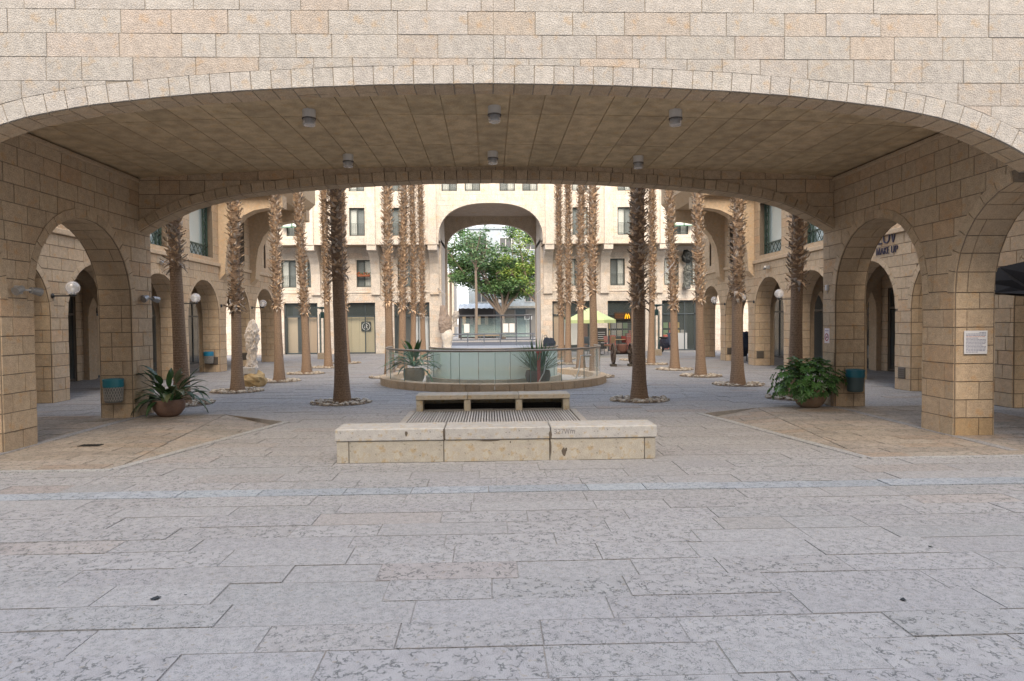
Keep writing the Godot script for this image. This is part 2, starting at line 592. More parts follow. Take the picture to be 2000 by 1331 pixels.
# ---- ground and paving
func build_ground() -> void:
	var g := MB.new()
	g.quad(V(-400, -0.22, -200), V(400, -0.22, -200), V(400, -0.22, 500), V(-400, -0.22, 500), Vector3.UP, Color(0.20, 0.19, 0.18))
	struct("ground", g, M.dull)
	var pv := Node3D.new()
	pv.name = numbered("paving")
	add_child(pv)
	tag(pv, "", "", "", "structure")
	stone_mat = M.pave
	stone_edge = 0.002
	course_jit = 0.10
	near_limit = 10.0
	side_limit = 0.7
	var fr := Transform3D(Basis(Vector3.RIGHT, Vector3(0, 0, -1), Vector3.UP), Vector3(0, -0.006, 0))
	var left := PackedVector2Array([Vector2(-9.2, 8.36), Vector2(-4.56, 8.36), Vector2(-3.61, 12.2), Vector2(-5.13, 13.36), Vector2(-9.2, 13.36)])
	var right := PackedVector2Array([Vector2(9.3, 8.36), Vector2(4.72, 8.36), Vector2(3.91, 12.6), Vector2(5.28, 13.31), Vector2(9.3, 13.31)])
	var well := rect(-1.46, 9.1, 1.58, 13.42)
	var bed := MB.new()
	var far_j := MB.new()
	var near_poly := [rect(-16, 1.0, 16, 6.95)]
	var band := [rect(-16, 6.95, 16, 7.23)]
	var rest := minus(rect(-16, 7.23, 16, 44.0), [left, right, well], [0.06])
	core(near_poly, fr, 0.15, bed)
	core(band, fr, 0.15, bed)
	core(rest, fr, 0.15, bed)
	part(pv, "joint_bed", bed, M.grout)
	var pcol := Color(0.35, 0.335, 0.328)
	ashlar(pv, "paver", fr, near_poly, -16, 16, 1.0, 6.95, 0.333, Vector2(0.6, 1.25), pcol, 0.055, far_j, 0.006, 0.004, 0.08)
	ashlar(pv, "marble_strip", fr, band, -16, 16, 6.95, 7.23, 0.34, Vector2(0.6, 1.1), Color(0.345, 0.365, 0.39), 0.10, far_j, 0.009, 0.004, 0.0)
	ashlar(pv, "paver", fr, rest, -16, 16, 7.23, 10.45, 0.36, Vector2(0.6, 1.25), pcol, 0.055, far_j, 0.006, 0.004, 0.08)
	ashlar(pv, "paver", fr, rest, -16, 16, 10.45, 20.0, 0.354, Vector2(0.6, 1.25), pcol, 0.055, far_j, 0.006, 0.004, 0.08)
	ashlar(pv, "paver", fr, rest, -16, 16, 20.0, 44.0, 0.5, Vector2(0.8, 1.6), pcol, 0.055, far_j, 0.006, 0.004, 0.08)
	var fj := part(pv, "far_pavers", far_j, M.pave)
	tag(fj, "", "", "", "stuff")
	# lower side floors, dipping towards the inner corner
	stone_mat = M.pave_side
	near_limit = 1e9
	var sj := MB.new()
	side_limit = 1.0
	near_limit = 9.2
	var scol := Color(0.33, 0.285, 0.24)
	for s: int in [-1, 1]:
		var b := Vector2(-4.56, 8.36) if s < 0 else Vector2(4.72, 8.36)
		var c := Vector2(-3.61, 12.2) if s < 0 else Vector2(3.91, 12.6)
		var e := Vector2(-5.13, 13.36) if s < 0 else Vector2(5.28, 13.31)
		var far_x := -9.2 if s < 0 else 9.3
		var flat := PackedVector2Array([Vector2(far_x, b.y), b, e, Vector2(far_x, e.y)])
		var sb := MB.new()
		core([flat], fr, 0.15, sb)
		ashlar(pv, "side_paver", fr, [flat], minf(far_x, e.x) - 0.6, maxf(far_x, b.x) + 0.6, 8.36, 13.4, 0.30, Vector2(0.5, 1.1), scol, 0.12, sj, 0.011, 0.005, 0.35)
		# tilted triangle
		var B := V(b.x, -0.014, b.y)
		var E := V(e.x, -0.014, e.y)
		var C := V(c.x, -0.125, c.y)
		var vd := (E - B).normalized()
		var ud := (C - B) - vd * (C - B).dot(vd)
		var cu := ud.length()
		ud = ud.normalized()
		var wd := ud.cross(vd)
		if wd.y < 0: wd = -wd
		var f2 := Transform3D(Basis(ud, vd, wd), B)
		var tri := PackedVector2Array([Vector2(0, 0), Vector2(cu, (C - B).dot(vd)), Vector2(0, (E - B).length())])
		core([tri], f2, 0.1, sb)
		ashlar(pv, "side_paver", f2, [tri], 0, cu, 0, 5.2, 0.30, Vector2(0.5, 1.1), scol, 0.12, sj, 0.011, 0.005, 0.35)
		part(pv, "joint_bed", sb, M.grout)
		# the small step left at the tip, and pale edging stones
		var st := MB.new()
		st.quad(V(c.x, -0.16, c.y), V(e.x, -0.16, e.y), V(e.x, -0.003, e.y), V(c.x, -0.003, c.y), V(0, 0, -1), Color(0.30, 0.25, 0.19))
		part(pv, "step_riser", st, M.stone)
		var ed := MB.new()
		for k in 6:
			var p := b.lerp(c, k / 6.0)
			var q := b.lerp(c, (k + 1) / 6.0)
			var sd := (q - p).normalized()
			var nn := Vector2(sd.y, -sd.x) * -s
			var pp := PackedVector2Array([p + sd * 0.004 - nn * 0.06, q - sd * 0.004 - nn * 0.06, q - sd * 0.004 + nn * 0.07, p + sd * 0.004 + nn * 0.07])
			ed.prism(pp, fr, 0.0, 0.019, 0.004, tint(Color(0.40, 0.39, 0.38), ro(0.9, 1.08)))
		for k in 7:
			var x0 := lerpf(b.x, far_x, k / 7.0)
			var x1 := lerpf(b.x, far_x, (k + 1) / 7.0)
			ed.prism(rect(minf(x0, x1) + 0.004, 8.27, maxf(x0, x1) - 0.004, 8.37), fr, 0.0, 0.019, 0.004, tint(Color(0.40, 0.39, 0.38), ro(0.9, 1.08)))
		part(pv, "edging_stones", ed, M.pave)
		# strip along the passage wall line
		var wx := XL if s < 0 else XR
		var ws := MB.new()
		for k in 9:
			ws.prism(rect(wx - 0.07, 8.66 + k * 0.52, wx + 0.07, 8.66 + k * 0.52 + 0.51), fr, 0.0, 0.018, 0.004, tint(Color(0.34, 0.33, 0.33), ro(0.9, 1.08)))
		part(pv, "wall_strip", ws, M.pave)
	tag(part(pv, "far_side_pavers", sj, M.pave_side), "", "", "", "stuff")
	# drain cover
	var dr := MB.new()
	dr.box(at(-5.80, 0.006, 10.05), Vector3(0.30, 0.012, 0.16), Color(0.05, 0.05, 0.05), 0.003)
	for k in 6: dr.box(at(-5.92 + k * 0.048, 0.014, 10.05), Vector3(0.018, 0.006, 0.13), Color(0.09, 0.09, 0.085))
	tag(part(self, "drain_cover", dr, M.worn_metal), "small dark metal drain cover sunk in the tan paving", "drain cover")
	stone_mat = M.stone
	stone_edge = 0.004
	course_jit = 0.0
	near_limit = 1e9
	side_limit = 1e9

# ---- the great flat arch at the front
func wide_open(line: PackedVector2Array) -> PackedVector2Array:
	var p := PackedVector2Array(line)
	p.append(Vector2(XR, 3.615)); p.append(Vector2(XR + 0.5, 3.615)); p.append(Vector2(XR + 0.5, -1.0))
	p.append(Vector2(XL - 0.5, -1.0)); p.append(Vector2(XL - 0.5, 3.615)); p.append(Vector2(XL, 3.615))
	return p

func build_front_wall() -> void:
	var t := thing("front_arch_wall", "pale dressed stone wall with the wide flat arch over the passage", "wall")
	var fr := Transform3D(Basis(Vector3.RIGHT, Vector3.UP, Vector3.BACK), V(0, 0, 8.26))
	var line := basket_line(XL, XR, 3.62, 0.986, 0.0, 58)
	var outer := basket_line(XL, XR, 3.62, 0.986, 0.22, 58)
	var region := minus(rect(-11, -0.1, 11, 7.0), [wide_open(line)])
	var mb := MB.new()
	core(region, fr, 0.38, mb)
	part(t, "mortar_core", mb, M.mortar_front)
	var face := minus(rect(-11, -0.1, 11, 7.0), [opening(outer, 3.6), wide_open(line)])
	var j := MB.new()
	near_limit = 8.0
	side_limit = 1e9
	ashlar(t, "stone_block", fr, face, -11, 11, 5.73, 7.0, 0.277, Vector2(0.38, 0.85), FRONT, 0.09, j, 0.009, 0.005, 0.3)
	near_limit = 1e9
	side_limit = 0.5
	ashlar(t, "stone_block", fr, face, -11, 11, 3.238, 5.73, 0.277, Vector2(0.38, 0.85), FRONT, 0.05, j, 0.008, 0.003, 0.38)
	ashlar(t, "stone_block", fr, face, -11, 11, 0.0, 3.238, 0.27, Vector2(0.4, 0.8), FRONT, 0.05, j, 0.008, 0.003, 0.38)
	tag(part(t, "outer_stones", j, M.stone), "", "", "", "stuff")
	side_limit = 1e9
	ring(t, "voussoir", fr, line, outer, tint(FRONT, 1.05), 0.05, null, 0.010)
	lining(t, "soffit_stone", fr, line, Vector2(0, 2), 0.38, PASS, 0.10, null, 0.1)
	for x: float in [XL - 0.5, XR + 0.5]: lining(t, "jamb_stone", fr, jamb_line(x, 0.0, 3.6, 0.277), Vector2(0, 1.5), 0.38, PASS, 0.08)

# ---- side walls of the passage with their round-headed openings
func build_passage_walls() -> void:
	for s: int in [-1, 1]:
		var x := XL if s < 0 else XR
		var t := thing("passage_wall", "brown stone passage wall with arched openings and a perforated bin" if s < 0 else "brown stone passage wall whose pier carries the white notice plate", "wall")
		var fr := Transform3D(Basis(Vector3(0, 0, -1), Vector3.UP, Vector3(-s, 0, 0)), V(x, 0, 0))
		var o0 := 10.27 if s < 0 else 10.57
		var o1 := 13.02 if s < 0 else 13.30
		var n1 := 9.58 if s < 0 else 9.83
		var thick := 0.60
		var mid_line := arch_line((o0 + o1) * 0.5, (o1 - o0) * 0.5, 2.12, 1.40, 16, 2.1)
		var near_line := arch_line(n1 - 1.4, 1.4, 2.12, 1.42, 16, 2.1)
		var mid_out := arch_line((o0 + o1) * 0.5, (o1 - o0) * 0.5 + 0.15, 2.12, 1.55, 16, 2.1)
		var near_out := arch_line(n1 - 1.4, 1.55, 2.12, 1.57, 16, 2.1)
		var box := rect(8.65, -0.12, 13.78, 4.9)
		var mb := MB.new()
		core(minus(box, [opening(mid_line, -1), opening(near_line, -1)]), fr, thick, mb)
		part(t, "mortar_core", mb, M.mortar)
		var face := minus(box, [opening(mid_out, 2.12), opening(near_out, 2.12), opening(mid_line, -1), opening(near_line, -1)])
		ashlar(t, "stone_block", fr, face, 8.65, 13.78, 0.0, 4.9, 0.268, Vector2(0.34, 0.62), PASS, 0.07, null, 0.010, 0.008, 0.3)
		var outer_fr := Transform3D(Basis(Vector3(0, 0, -1), Vector3.UP, Vector3(s, 0, 0)), V(x + s * thick, 0, 0))
		var j := MB.new()
		near_limit = 0.0
		ashlar(t, "outer_block", outer_fr, minus(box, [opening(mid_line, -1), opening(near_line, -1)]), 8.65, 13.78, 0.0, 4.9, 0.268, Vector2(0.34, 0.62), PASS, 0.10, j, 0.010, 0.008, 0.3)
		tag(part(t, "outer_stones", j, M.stone), "", "", "", "stuff")
		near_limit = 1e9
		ring(t, "voussoir", fr, mid_line, mid_out, PASS, 0.09)
		var nl := PackedVector2Array()
		var no := PackedVector2Array()
		for k in near_line.size():
			if near_out[k].x > 8.62 and near_line[k].x > 8.5:
				nl.append(near_line[k]); no.append(near_out[k])
		ring(t, "voussoir", fr, nl, no, PASS, 0.09)
		var inside := Vector2((o0 + o1) * 0.5, 1.5)
		lining(t, "jamb_stone", fr, mid_line, inside, thick, PASS, 0.10)
		lining(t, "jamb_stone", fr, jamb_line(o1, 0.0, 2.12, 0.268), inside, thick, PASS, 0.10)
		lining(t, "jamb_stone", fr, jamb_line(o0, 0.0, 2.12, 0.268), inside, thick, PASS, 0.10)
		lining(t, "jamb_stone", fr, nl, Vector2(n1 - 1.4, 1.5), thick, PASS, 0.08)
		lining(t, "jamb_stone", fr, jamb_line(n1, 0.268, 2.12, 0.268), Vector2(n1 - 1.4, 1.5), thick, PASS, 0.10)
		# the lowest stones of this pier carry rusty ochre stains
		lining(t, "stained_stone", fr, PackedVector2Array([Vector2(n1, 0.0), Vector2(n1, 0.268)]), Vector2(n1 - 1.4, 1.5), thick, Color(0.46, 0.33, 0.19) if s > 0 else PASS, 0.08, null, 0.8)
		# court end of the pier
		var ef := Transform3D(Basis(Vector3(s, 0, 0), Vector3.UP, Vector3(0, 0, -1)), V(x, 0, 13.78))
		ashlar(t, "end_block", ef, [rect(0, 0, thick, 4.9)], 0, thick, 0, 4.9, 0.268, Vector2(0.3, 0.6), PASS, 0.1)
		# small moulding under the ceiling
		var cm := MB.new()
		cm.box(at(x - s * 0.03, 4.50, 11.0), Vector3(0.06, 0.07, 4.68), PASS, 0.01)
		part(t, "cornice", cm, M.stone)

# ---- arch at the court end of the passage
func build_back_arch() -> void:
	var t := thing("back_arch_wall", "shallow stone arch spanning the court end of the passage", "wall")
	var fr := Transform3D(Basis(Vector3.RIGHT, Vector3.UP, Vector3.BACK), V(0, 0, 13.36))
	var line := basket_line(XL, XR, 3.53, 1.0, 0.0, 60)
	var outer := basket_line(XL, XR, 3.53, 1.0, 0.17, 60)
	var box := rect(XL + 0.015, 3.2, XR - 0.015, 5.2)
	var mb := MB.new()
	core(minus(box, [opening(line, 1.0)]), fr, 0.40, mb)
	part(t, "mortar_core", mb, M.mortar)
	ashlar(t, "stone_block", fr, minus(box, [opening(outer, 1.0), opening(line, 1.0)]), XL, XR, 3.44, 5.2, 0.268, Vector2(0.34, 0.7), PASS, 0.1)
	ring(t, "voussoir", fr, line, outer, PASS, 0.14, null, 0.035)
	lining(t, "soffit_stone", fr, line, Vector2(0, 2), 0.40, PASS, 0.06, null, -0.2)

func camber(x: float) -> float:
	var k := (x - 0.07) / 6.78
	return 4.56 + 0.21 * (1.0 - k * k)

func build_ceiling() -> void:
	var t := Node3D.new()
	t.name = numbered("ceiling")
	add_child(t)
	tag(t, "", "", "", "structure")
	var rows := [8.62, 10.02, 11.70, 13.37]
	var n := 29
	var w := (XR - XL) / n
	for r in 3:
		for k in n:
			var x0 := XL + k * w + 0.006
			var x1 := XL + (k + 1) * w - 0.006
			var d0: float = rows[r] + 0.009
			var d1: float = rows[r + 1] - 0.009
			var mb := MB.new()
			var ya := camber(x0)
			var yb := camber(x1)
			var g := tint(Color(0.56, 0.43, 0.27), ro(0.88, 1.08))
			var lo := [V(x0, ya, d0), V(x1, yb, d0), V(x1, yb, d1), V(x0, ya, d1)]
			mb.quad(lo[0], lo[1], lo[2], lo[3], Vector3.DOWN, g)
			for e in 4:
				var a: Vector3 = lo[e]
				var b: Vector3 = lo[(e + 1) % 4]
				mb.quad(a, b, b + Vector3(0, 0.04, 0), a + Vector3(0, 0.04, 0), (a + b) * 0.5 - (lo[0] + lo[2]) * 0.5, g)
			part(t, "ceiling_slab", mb, M.concrete)
	var deck := MB.new()
	deck.box(at(0.07, 5.35, 11.0), Vector3(14.9, 0.7, 4.8), Color(0.56, 0.43, 0.27))
	for k in n * 2:
		var x0 := XL + k * w * 0.5
		var x1 := x0 + w * 0.5
		deck.quad(V(x0, camber(x0) + 0.02, 8.62), V(x1, camber(x1) + 0.02, 8.62), V(x1, camber(x1) + 0.02, 13.37), V(x0, camber(x0) + 0.02, 13.37), Vector3.DOWN, Color(0.56, 0.43, 0.27))
	part(t, "deck", deck, M.dull)
	var up := MB.new()
	up.box(at(0, 6.3, 11.2), Vector3(15.0, 1.2, 5.0), Color(0.5, 0.45, 0.38))
	part(t, "storey_above", up, M.stone)

# ---- arcaded facades along both sides of the court
func build_arcade(s: int) -> void:
	var x := FL if s < 0 else FR_
	var off := 0.0 if s < 0 else 0.28
	var t := thing("arcade_building", "warm stone arcade building behind the carved white statue" if s < 0 else "warm stone arcade building with dark shop lettering beside the cafe", "building")
	var fr := Transform3D(Basis(Vector3(0, 0, -1), Vector3.UP, Vector3(-s, 0, 0)), V(x, 0, 0))
	var thick := 0.62
	var holes := []
	var outs := []
	var lines := []
	var cs := []
	for k in 7:
		var p0 := 9.3 + off + 3.2 * k + 0.62
		var p1 := 9.3 + off + 3.2 * (k + 1)
		var c := (p0 + p1) * 0.5
		lines.append(arch_line(c, (p1 - p0) * 0.5, 1.98, 1.31, 14, 2.05))
		outs.append(arch_line(c, (p1 - p0) * 0.5 + 0.13, 1.98, 1.45, 14, 2.05))
		holes.append(opening(lines[k], -1.0))
		cs.append([p0, p1, c])
	var wins := []
	for w in [[13.1, 15.0], [16.4, 18.3], [19.6, 21.4], [22.95, 24.85], [26.1, 28.0]]:
		wins.append(rect(w[0] + off, 4.12, w[1] + off, 6.05))
	wins.append(rect(30.35 + off, 4.2, 30.6 + off, 5.95))
	var lo := rect(9.3 + off, -0.12, 32.35 + off, 3.84)
	var hi := rect(9.3 + off, 3.84, 32.35 + off, 8.0)
	var mb := MB.new()
	core(minus(lo, holes), fr, thick, mb)
	core(minus(hi, wins), fr, thick, mb)
	part(t, "mortar_core", mb, M.mortar)
	var cut := []
	for k in 7: cut.append(opening(outs[k], 1.98))
	cut.append_array(holes)
	var j := MB.new()
	near_limit = 22.0
	ashlar(t, "stone_block", fr, minus(lo, cut), 9.3 + off, 32.35 + off, 0.0, 3.84, 0.275, Vector2(0.38, 0.7), FACADE, 0.07, j, 0.012, 0.010, 0.3)
	near_limit = 0.0
	ashlar(t, "stone_block", fr, minus(hi, wins), 9.3 + off, 32.35 + off, 3.98, 8.0, 0.30, Vector2(0.45, 0.9), tint(FACADE, 1.04), 0.06, j, 0.009, 0.006, 0.3)
	near_limit = 26.0
	for k in 7:
		ring(t, "voussoir", fr, lines[k], outs[k], tint(FACADE, 1.05), 0.06, j, 0.013)
		var ins := Vector2(cs[k][2], 1.2)
		lining(t, "jamb_stone", fr, lines[k], ins, thick, FACADE, 0.08, j)
		lining(t, "jamb_stone", fr, jamb_line(cs[k][1], 0.0, 1.98, 0.275), ins, thick, FACADE, 0.08, j)
		near_limit = 0.0
		lining(t, "jamb_stone", fr, jamb_line(cs[k][0], 0.0, 1.98, 0.275), ins, thick, FACADE, 0.08, j)
		near_limit = 26.0
	tag(part(t, "far_stones", j, M.stone), "", "", "", "stuff")
	near_limit = 1e9
	# end face of the building towards the lane beyond
	var sill := MB.new()
	sill.box(at(x - s * 0.03, 3.91, 20.8 + off), Vector3(0.10, 0.13, 23.0), tint(FACADE, 1.06), 0.012)
	part(t, "string_course", sill, M.stone)
	# windows with green lattice
	for k in 6:
		var w: PackedVector2Array = wins[k]
		lattice_window(t, x, s, w[0].x, w[1].x, w[0].y, w[2].y, k < 5)
	# quarter-arch ribs and the storeys they carry
	var prof := PackedVector2Array([Vector2(0, 3.36), Vector2(0.22, 3.60), Vector2(0.27, 4.3), Vector2(0.36, 4.85), Vector2(0.58, 5.35), Vector2(0.9, 5.7), Vector2(1.3, 5.9), Vector2(1.75, 5.98), Vector2(2.35, 6.0), Vector2(2.35, 6.45), Vector2(0, 6.45)])
	for d: float in [25.35 + off, 28.6 + off]:
		var rb := MB.new()
		var rf := Transform3D(Basis(Vector3(-s, 0, 0), Vector3.UP, Vector3(0, 0, 1)), V(x, 0, d))
		rb.prism(prof, rf, -0.5, 0.0, 0.0, tint(FACADE, 1.02), 0.0, true)
		part(t, "bracket", rb, M.stone)
	var ov := MB.new()
	var of := Transform3D(Basis(Vector3(-s, 0, 0), Vector3.UP, Vector3(0, 0, 1)), V(x, 0, 25.0 + off))
	ov.prism(PackedVector2Array([Vector2(0.02, 6.42), Vector2(2.1, 6.42), Vector2(2.5, 6.8), Vector2(2.5, 8.0), Vector2(0.02, 8.0)]), of, -4.5, 0.0, 0.0, tint(FACADE, 1.05), 0.0, true)
	part(t, "overhang", ov, M.stone)
	# gallery behind the arches
	var gx := x + s * 3.1
	var back := MB.new()
	var gf := Transform3D(Basis(Vector3(0, 0, -1), Vector3.UP, Vector3(-s, 0, 0)), V(gx, 0, 0))
	var bays := []
	for k in 7: bays.append(rect(cs[k][0] + 0.25, -0.2, cs[k][1] - 0.25, 2.75))
	var gj := MB.new()
	near_limit = 0.0
	core(minus(rect(9.0, -0.12, 33.2, 3.9), bays), gf, 0.3, back)
	ashlar(t, "back_stone", gf, minus(rect(9.0, -0.12, 33.2, 3.9), bays), 9.0, 33.2, 0.0, 3.9, 0.275, Vector2(0.4, 0.7), FACADE, 0.08, gj, 0.009, 0.008, 0.3)
	near_limit = 1e9
	back.box(at(x + s * 1.86, 4.0, 20.8 + off), Vector3(2.5, 0.25, 23.0), Color(0.55, 0.48, 0.38))
	part(t, "gallery_shell", back, M.mortar)
	tag(part(t, "gallery_stones", gj, M.stone), "", "", "", "stuff")
	# cross arches of the gallery at every pier
	for k in range(1, 7):
		var d: float = cs[k][0] - 0.31
		var ca := MB.new()
		var cf := Transform3D(Basis(Vector3(s, 0, 0), Vector3.UP, Vector3(0, 0, 1)), V(x, 0, d - 0.2))
		var al := arch_line(1.86, 1.06, 1.98, 1.2, 12)
		for p in minus(rect(0.64, -0.1, 3.08, 3.86), [opening(al, -1.0)]): ca.prism(p, cf, -0.4, 0.0, 0.0, FACADE, 0.0, true)
		part(t, "cross_arch", ca, M.stone)
	for k in 7: gallery_front(t, s, gx, cs[k][0] + 0.25, cs[k][1] - 0.25, k)

func lattice_window(t: Node3D, x: float, s: int, d0: float, d1: float, v0: float, v1: float, lattice: bool) -> void:
	var w := Node3D.new()
	w.name = "window"
	t.add_child(w, true)
	var xi := x + s * 0.20
	var dc := (d0 + d1) * 0.5
	var blind := MB.new()
	blind.box(at(xi + s * 0.09, (v0 + v1) * 0.5, dc), Vector3(0.03, v1 - v0, d1 - d0), Color(0.58, 0.66, 0.64) if lattice else Color(0.22, 0.15, 0.11))
	part(w, "blind", blind, M.paint)
	if not lattice: return
	var pane := MB.new()
	pane.quad(V(xi + s * 0.04, v0, d0), V(xi + s * 0.04, v0, d1), V(xi + s * 0.04, v1, d1), V(xi + s * 0.04, v1, d0), Vector3(-s, 0, 0), WHITE)
	part(w, "pane", pane, M.pane)
	var col := Color(0.045, 0.075, 0.055)
	var f := MB.new()
	for y: float in [v0 + 0.03, v0 + 0.42, v1 - 0.03]: f.box(at(xi, y, dc), Vector3(0.05, 0.05, d1 - d0), col)
	for d: float in [d0 + 0.03, d1 - 0.03, d1 - 0.33]: f.box(at(xi, (v0 + v1) * 0.5, d), Vector3(0.05, v1 - v0, 0.05), col)
	part(w, "frame", f, M.paint)
	var l := MB.new()
	var n := 6
	for k in n:
		var a := lerpf(d0, d1, float(k) / n)
		var b := lerpf(d0, d1, float(k + 1) / n)
		l.tube([V(xi, v0 + 0.05, a), V(xi, v0 + 0.40, b)], [0.014, 0.014], 5, col)
		l.tube([V(xi, v0 + 0.05, b), V(xi, v0 + 0.40, a)], [0.014, 0.014], 5, col)
	for k in 5:
		var a := lerpf(v0 + 0.45, v1, k / 5.0)
		var b := lerpf(v0 + 0.45, v1, (k + 1) / 5.0)
		l.tube([V(xi, a, d1 - 0.05), V(xi, b, d1 - 0.32)], [0.014, 0.014], 5, col)
		l.tube([V(xi, b, d1 - 0.05), V(xi, a, d1 - 0.32)], [0.014, 0.014], 5, col)
	part(w, "lattice", l, M.paint)

func gallery_front(t: Node3D, s: int, x: float, d0: float, d1: float, k: int) -> void:
	var g := Node3D.new()
	g.name = "shopfront"
	t.add_child(g, true)
	var dc := (d0 + d1) * 0.5
	var room := MB.new()
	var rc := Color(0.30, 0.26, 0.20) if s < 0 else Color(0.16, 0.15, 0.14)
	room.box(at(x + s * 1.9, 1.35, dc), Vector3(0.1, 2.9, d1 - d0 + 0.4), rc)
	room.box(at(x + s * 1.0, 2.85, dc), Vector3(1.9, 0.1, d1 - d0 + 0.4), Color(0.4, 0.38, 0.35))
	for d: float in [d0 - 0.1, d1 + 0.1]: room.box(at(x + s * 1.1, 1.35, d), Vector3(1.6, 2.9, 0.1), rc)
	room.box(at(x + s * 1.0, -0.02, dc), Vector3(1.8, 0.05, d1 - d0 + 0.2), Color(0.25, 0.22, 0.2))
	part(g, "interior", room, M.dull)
	var fcol := Color(0.05, 0.055, 0.06) if k % 2 == 0 else Color(0.10, 0.08, 0.06)
	var f := MB.new()
	for d: float in [d0 + 0.03, dc, d1 - 0.03]: f.box(at(x + s * 0.06, 1.37, d), Vector3(0.06, 2.76, 0.06), fcol)
	for y: float in [0.05, 2.1, 2.72]: f.box(at(x + s * 0.06, y, dc), Vector3(0.055, 0.07, d1 - d0), fcol)
	part(g, "frame", f, M.satin)
	if s < 0 and k in [3, 4]:
		var dn := MB.new()
		dn.box(at(x + s * 0.10, 1.05, d0 + 0.5), Vector3(0.05, 2.05, 0.85), Color(0.50, 0.36, 0.22), 0.01)
		dn.box(at(x + s * 0.04, 2.3, d0 + 0.5), Vector3(0.06, 0.3, 0.85), Color(0.03, 0.025, 0.02), 0.01)
		part(g, "door", dn, M.paint)
	elif s > 0 and k in [2, 3]:
		var dn := MB.new()
		dn.box(at(x + s * 0.02, 1.05, dc), Vector3(0.05, 2.1, 0.95), Color(0.62, 0.64, 0.67), 0.01)
		dn.box(at(x - s * 0.03, 1.35, dc - 0.3), Vector3(0.05, 0.28, 0.05), Color(0.03, 0.03, 0.03), 0.01)
		part(g, "door", dn, M.paint)
	elif s > 0 and k >= 4:
		var dn := MB.new()
		for i in 5: dn.box(at(x + s * 1.2, 0.5 + (i % 2) * 0.8, lerpf(d0, d1, (i + 0.5) / 5)), Vector3(0.3, 0.5, 0.3), [Color(0.45, 0.06, 0.04), Color(0.6, 0.5, 0.3), Color(0.1, 0.25, 0.15), Color(0.3, 0.35, 0.5), Color(0.5, 0.5, 0.5)][i], 0.03)
		part(g, "display", dn, M.paint)
	var p := MB.new()
	p.quad(V(x + s * 0.06, 0, d0), V(x + s * 0.06, 0, d1), V(x + s * 0.06, 2.75, d1), V(x + s * 0.06, 2.75, d0), Vector3(-s, 0, 0), WHITE)
	part(g, "pane", p, M.pane)

